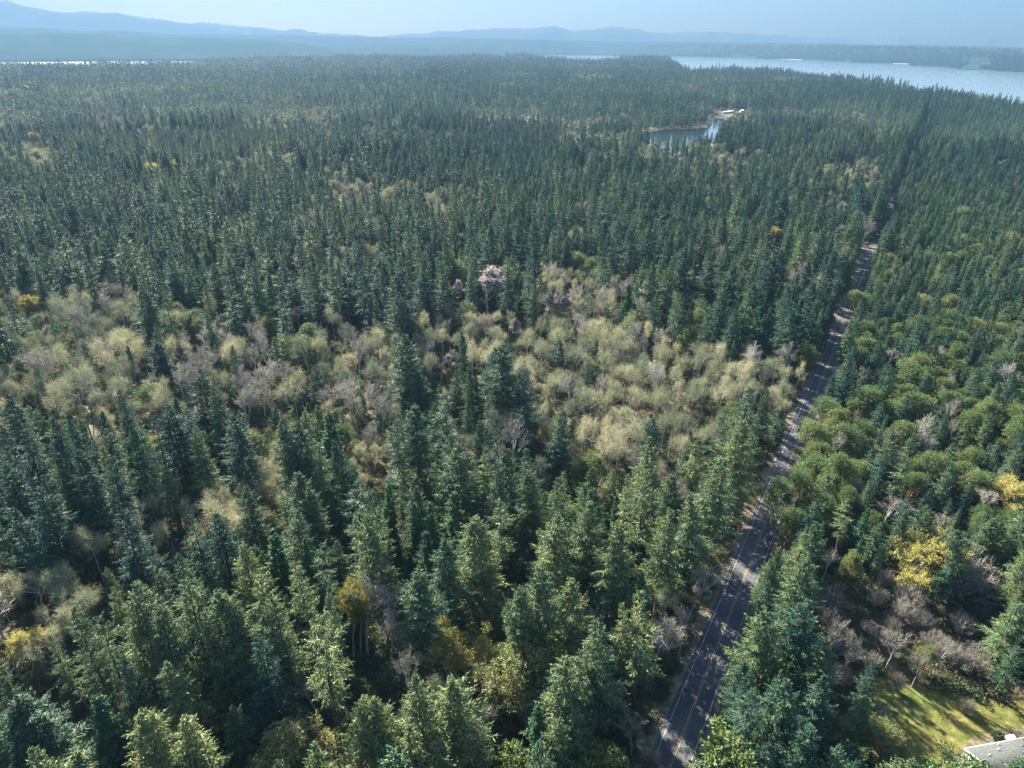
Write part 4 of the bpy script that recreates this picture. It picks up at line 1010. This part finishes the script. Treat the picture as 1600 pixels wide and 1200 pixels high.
SPECIAL = dict(
    lonemadrona='round olive-green madrona standing alone among pale leafless trees', blossommadrona='yellow-green madrona just behind the small pink cherry', greencap='bright green rounded madrona at the foot of the tan alder slope',
    goldmadrona='rounded golden-green madrona beside the yellow budding maple near the bottom edge', bottommadrona='golden round madrona cut by the bottom edge, left of the bright fir clump',
    roadmadrona='broad green madrona leaning over the road beside the sunlit asphalt patch', roundroad='broad brownish-green madrona hiding the road just below its far bend of sunlight', farmadrona='rounded pale madrona rising above low firs at the upper right', edgemadrona='vivid green madrona at the right edge above the madrona belt',
    bigmaple='large golden-yellow budding maple beside the grey bare bushes above the lawn', edgemaple='golden-yellow maple cut by the right edge of the picture', bottommaple='pale yellow budding maple with visible branches near the bottom centre', leftmaple='golden maple cut by the left edge in the lower left', slopemaple='small yellow maple behind three dark firs on the left slope', orangemaple='small orange-yellow maple behind a lone dark fir at the centre', farmaple='first of two bright yellow maples in the far left forest', farmaple2='second of two bright yellow maples in the far left forest, farther right', twistedmaple='thin maple with a few orange buds next to the pale leafless tree',
    bigcherry='tallest pink-white blossoming cherry against dark firs', smallcherry='smaller pink cherry in bloom left of the tallest cherry', slopecherry='pale pink cherry trailing down the tan slope below the firs', lonecherry='little pink cherry behind dark firs on the left', rosecherry='small rosy cherry among alders at the centre',
    whitebare='round whitish leafless tree right of the road', bluebare='bluish-grey leafless tree in shade above the big yellow maple', palebare='tall pale leafless tree with bright forked branches in the lower centre', spikybare='spiky grey leafless tree near the bottom centre', roadbare='grey leafless tree bending toward the road at the bottom', greybare='grey leafless tree crown amid firs beside the small pale shed',
    cedarclump='bright green cedar clump, widest at the centre', cedarline='broad deep green cedar left of the centre', cedarfar='broad green cedar by the road among darker firs', cedarfoot='round-topped bright green cedar cut by the bottom edge at left')
LM = [((222, 1140), 'the bright lower-left fir pair'), ((760, 450), 'the tallest pink cherry'), ((1450, 890), 'the large golden maple'), ((1550, 1180), 'the grey-roofed house'), ((1430, 1110), 'the sunlit lawn'),
      ((714, 1020), 'the yellow maple near bottom centre'), ((818, 1040), 'the golden-green bottom madrona'), ((450, 1170), 'the golden madrona on the bottom edge'), ((551, 645), 'the tallest ivy-covered trunk'), ((450, 535), 'the lone olive madrona'),
      ((1060, 1140), 'the road at the bottom edge'), ((1140, 950), 'the shadow-striped stretch of road'), ((1225, 735), 'the sunlit patch of road'), ((1275, 620), 'the road beside the olive alders'), ((1342, 440), 'the far sunlit bend of road'), ((1390, 340), 'the far striped stretch of road'),
      ((1070, 215), 'the small lake'), ((265, 690), 'the three dark left-hand firs'), ((195, 830), 'the darkest spiky fir at left'), ((862, 690), 'the small orange maple'), ((1392, 570), 'the whitish round bare tree'), ((690, 800), 'the bright green cedar clump'), ((428, 870), 'the broad deep green cedar'),
      ((930, 730), 'the bright green central madrona'), ((560, 950), 'the tall pale forked tree'), ((1095, 580), 'the ivy-covered trunks by the alder slope'), ((255, 270), 'the pair of far yellow maples'), ((1087, 437), 'the small pale shed'), ((1590, 780), 'the golden maple at the right edge'), ((1580, 420), 'the teal roof'),
      ((1508, 350), 'the pale madrona at upper right'), ((60, 1110), 'the lower left corner'), ((10, 1010), 'the golden maple at the left edge'), ((20, 560), 'the left edge among alders'), ((20, 400), 'the left edge under far firs'), ((400, 400), 'the middle of the dark upper-left stand'), ((600, 330), 'the pale gap in the far forest'),
      ((1192, 510), 'the broad green cedar by the road'), ((888, 480), 'the cherry trailing down the slope'), ((1595, 620), 'the right edge at the madrona belt'), ((1590, 1000), 'the right edge above the lawn'), ((960, 330), 'the dark firs behind the alders'), ((1250, 330), 'the far firs left of the road'), ((800, 250), 'the far central forest')]
LMP = np.array([l[0] for l in LM], float)
def ordinal(n):
    w = ['', '', 'second ', 'third ', 'fourth ', 'fifth ', 'sixth ', 'seventh ', 'eighth ', 'ninth ', 'tenth ', 'eleventh ', 'twelfth ']
    if n < len(w): return w[n]
    return f"{n}{'th' if 10 <= n % 100 <= 20 else {1: 'st', 2: 'nd', 3: 'rd'}.get(n % 10, 'th')} "
def look(kd, t, H):
    t = .5 if t is None else t
    if kd == 'fir': return ('dark blue-green' if t < .3 else 'deep green' if t < .5 else 'mid-green' if t < .68 else 'bright green') + (' fir' if H > 22 else ' low fir')
    if kd == 'cedar': return 'dense green cedar'
    if kd == 'madrona': return ('green' if t < .56 else 'yellow-green') + ' madrona'
    if kd == 'alder': return 'leafless olive-tan alder'
    if kd == 'bare': return 'leafless grey tree'
    if kd == 'thicket': return 'leafless grey-brown bush'
    if kd == 'maple': return 'yellow budding maple'
    if kd == 'cherry': return 'pink blossoming cherry'
    return 'ivy-covered trunk'
rest = {'fir': [], 'cedar': [], 'madrona': [], 'alder': [], 'bare': []}
for kd in NAMES:
    idx = sorted(chosen[kd])
    if idx:
        C = mid[idx]
        near = np.linalg.norm(C[:, None] - LMP[None], axis=2)
        own = near.argmin(1)
        rank = np.zeros(len(idx), int)
        for l in set(own):
            order = np.argsort(near[:, l])                    # rank among ALL of the kind, not only those owned
            pos = np.empty(len(idx), int); pos[order] = np.arange(len(idx)) + 1
            rank[own == l] = pos[own == l]
    for n, i in enumerate(idx):
        _, x, y, H, wf, t, key = TREES[i]
        t = float(np.clip(rng.normal(.5, .12), .1, .9)) if t is None else t
        protos = PROTO[kd]; v = protos[int(rng.integers(len(protos)))]
        o = empty(NAMES[kd], (x, y, 0.0), rng.uniform(0, 6.28))
        o.rotation_euler = (*rng.normal(0, .022, 2), o.rotation_euler[2]); s = H / v[2]; e = rng.uniform(.82, 1.22, 2) if kd in ('madrona', 'maple', 'alder', 'bare', 'thicket') else (1, 1)
        o.scale = (s * wf * e[0], s * wf * e[1], s)
        lab = SPECIAL.get(key) or f'{look(kd, t, H)}, {ordinal(rank[n])}closest {NAMES[kd].split("_")[0] if kd not in ("thicket", "bare", "ivy") else "one"} to {LM[own[n]][1]}'
        assert len(lab.split()) <= 16, lab
        tag(o, lab, CAT.get(kd, 'tree'), GROUPS[kd])
        for nm, me in (('trunk', v[0]), ('crown', v[1])):
            c = bpy.data.objects.new(nm, me); col.objects.link(c); c.parent = o; c['tint'] = t
for i, t in enumerate(TREES):
    if i in chosen[t[0]] or t[0] not in rest: continue
    tt = t[5] if t[5] is not None else .5
    base = dict(fir=30, cedar=30, madrona=16, alder=18, bare=18)[t[0]]
    rest[t[0]].append((t[1], t[2], 0.0, t[3] / base, t[3] / base * t[4], tt))
for kd, k2 in (('fir', 'near_fir'), ('cedar', 'near_fir'), ('madrona', 'madrona'), ('alder', 'alder'), ('bare', 'alder')):
    if rest[kd]: FAR[k2].append(np.array(rest[kd]))

def mass(name, parts, label):
    """one object whose points carry instanced shapes"""
    me = bpy.data.meshes.new(name)
    rec = np.concatenate([p for _, p in parts])
    gi = np.concatenate([np.full(len(p), g, np.int32) for g, (_, p) in enumerate(parts)])
    n = len(rec)
    me.vertices.add(n); me.vertices.foreach_set('co', rec[:, :3].astype(np.float32).ravel())
    def attr(nm, typ, data, f='value'):
        a = me.attributes.new(nm, typ, 'POINT'); a.data.foreach_set(f, data)
    attr('which', 'INT', gi)
    attr('scl', 'FLOAT_VECTOR', np.stack([rec[:, 4], rec[:, 4], rec[:, 3]], 1).astype(np.float32).ravel(), 'vector')
    attr('rot', 'FLOAT_VECTOR', np.stack([rng.normal(0, .022, n), rng.normal(0, .022, n), rng.uniform(0, 6.28, n)], 1).astype(np.float32).ravel(), 'vector')
    attr('tint', 'FLOAT', rec[:, 5].astype(np.float32))
    attr('pick', 'INT', rng.integers(0, 1000, n).astype(np.int32))
    o = bpy.data.objects.new(name, me); col.objects.link(o)
    ng = bpy.data.node_groups.new(name + '_nodes', 'GeometryNodeTree')
    ng.interface.new_socket('Geometry', in_out='INPUT', socket_type='NodeSocketGeometry')
    ng.interface.new_socket('Geometry', in_out='OUTPUT', socket_type='NodeSocketGeometry')
    N = ng.nodes; L = ng.links
    gin = N.new('NodeGroupInput'); gout = N.new('NodeGroupOutput'); join = N.new('GeometryNodeJoinGeometry')
    def named(nm, typ):
        a = N.new('GeometryNodeInputNamedAttribute'); a.data_type = typ; a.inputs['Name'].default_value = nm; return a.outputs['Attribute']
    for g, (key, _) in enumerate(parts):
        c, cnt = LODS[key]
        ci = N.new('GeometryNodeCollectionInfo'); ci.inputs['Collection'].default_value = c
        ci.inputs['Separate Children'].default_value = True; ci.inputs['Reset Children'].default_value = True
        inst = N.new('GeometryNodeInstanceOnPoints'); inst.inputs['Pick Instance'].default_value = True
        eq = N.new('FunctionNodeCompare'); eq.data_type = 'INT'; eq.operation = 'EQUAL'
        L.new(named('which', 'INT'), eq.inputs[2]); eq.inputs[3].default_value = g
        md = N.new('ShaderNodeMath'); md.operation = 'MODULO'; L.new(named('pick', 'INT'), md.inputs[0]); md.inputs[1].default_value = cnt
        L.new(gin.outputs[0], inst.inputs['Points']); L.new(eq.outputs[0], inst.inputs['Selection'])
        L.new(ci.outputs[0], inst.inputs['Instance']); L.new(md.outputs[0], inst.inputs['Instance Index'])
        L.new(named('rot', 'FLOAT_VECTOR'), inst.inputs['Rotation']); L.new(named('scl', 'FLOAT_VECTOR'), inst.inputs['Scale'])
        L.new(inst.outputs[0], join.inputs[0])
    L.new(join.outputs[0], gout.inputs[0])
    md = o.modifiers.new('scatter', 'NODES'); md.node_group = ng
    return tag(o, label, kind='stuff')
cat = lambda k: np.concatenate(FAR[k])
mass('fir_forest', [(k, cat(k)) for k in ('near_fir', 'mid_fir', 'far_fir')], 'dark fir forest stretching away to the skyline')
mass('alder_wood', [('alder', cat('alder'))], 'pale leafless alder patches scattered through the far forest')
mass('madrona_wood', [('madrona', cat('madrona'))], 'rounded madronas scattered through the far forest')

# ------------------------------------------------------------------ undergrowth
lod('shrub', [bpy.data.objects.new('s', shrub_shape(500 + i, 1.5, 1.4, 260, .34).mesh('s', M['shrub'])) for i in range(3)]
    + [bpy.data.objects.new('s', shrub_shape(510 + i, 1.3, 1.1, 220, .34, True).mesh('s', M['fern'])) for i in range(2)])
n = 32000
rr = rng.random(n) ** .6 * 400; aa = rng.uniform(-.85, .85, n); X = rr * np.sin(aa); Y = rr * np.cos(aa)
ro, ra = road_off(X, Y); p = pj(np.stack([X, Y, np.zeros(n)], 1))
k = (np.abs(ro) > 5.6) & ~inpoly(p[:, 0], p[:, 1], LAWN_PX) & ~((p[:, 0] > 1480) & (p[:, 1] > 1140)) & (rr > 40)
pt = fbm(X / 14, Y / 14, 71)
k &= (pt > .30)
s = rng.uniform(.5, 1.35, n)
mass('undergrowth', [('shrub', np.stack([X, Y, np.zeros(n), s * .9, s, np.clip(rng.normal(.5, .2, n), 0, 1)], 1)[k])], 'low brush, salal and dead bracken on the forest floor')
for x, y, s, lab in ((1477, 1190, 1.5, 'dark green garden shrub at the corner of the lawn near the house'), (1560, 1152, .8, 'small shrub beside the pale cabinet beyond the roof')):
    g = gp(x, y); o = empty('garden_shrub', tuple(g)); tag(o, lab, 'shrub')
    c = shrub_shape(520 + x, 1.5 * s, 1.6 * s, 700, .3).obj('foliage', M['shrub'], o); c['tint'] = .45
    B = Buf(); r = np.random.default_rng(x)
    for q in range(5): B.tube([(0, 0, -.05), tuple(r.normal(0, .35 * s, 2)) + (.7 * s,)], [.05, .02], 4)
    B.obj('stem', M['bark'], o)

# ------------------------------------------------------------------ haze
B = Buf(); B.box((0, 9200, 587.5), (56000, 26400, 1307))
hz = B.obj('haze', None); tag(hz, 'blue haze thickening toward the far shore', kind='stuff')
m, nn, ll = mat('haze_air')
out = nn.new('ShaderNodeOutputMaterial'); pv = nn.new('ShaderNodeVolumePrincipled')
pv.inputs['Color'].default_value = (.100, .178, .272, 1); pv.inputs['Density'].default_value = 1.3e-4; pv.inputs['Anisotropy'].default_value = .15
ll.new(pv.outputs[0], out.inputs['Volume']); hz.data.materials.append(m)
print('trees', {k: len(v) for k, v in chosen.items()}, 'near', len(TREES), 'far', {k: sum(len(a) for a in v) for k, v in FAR.items()})
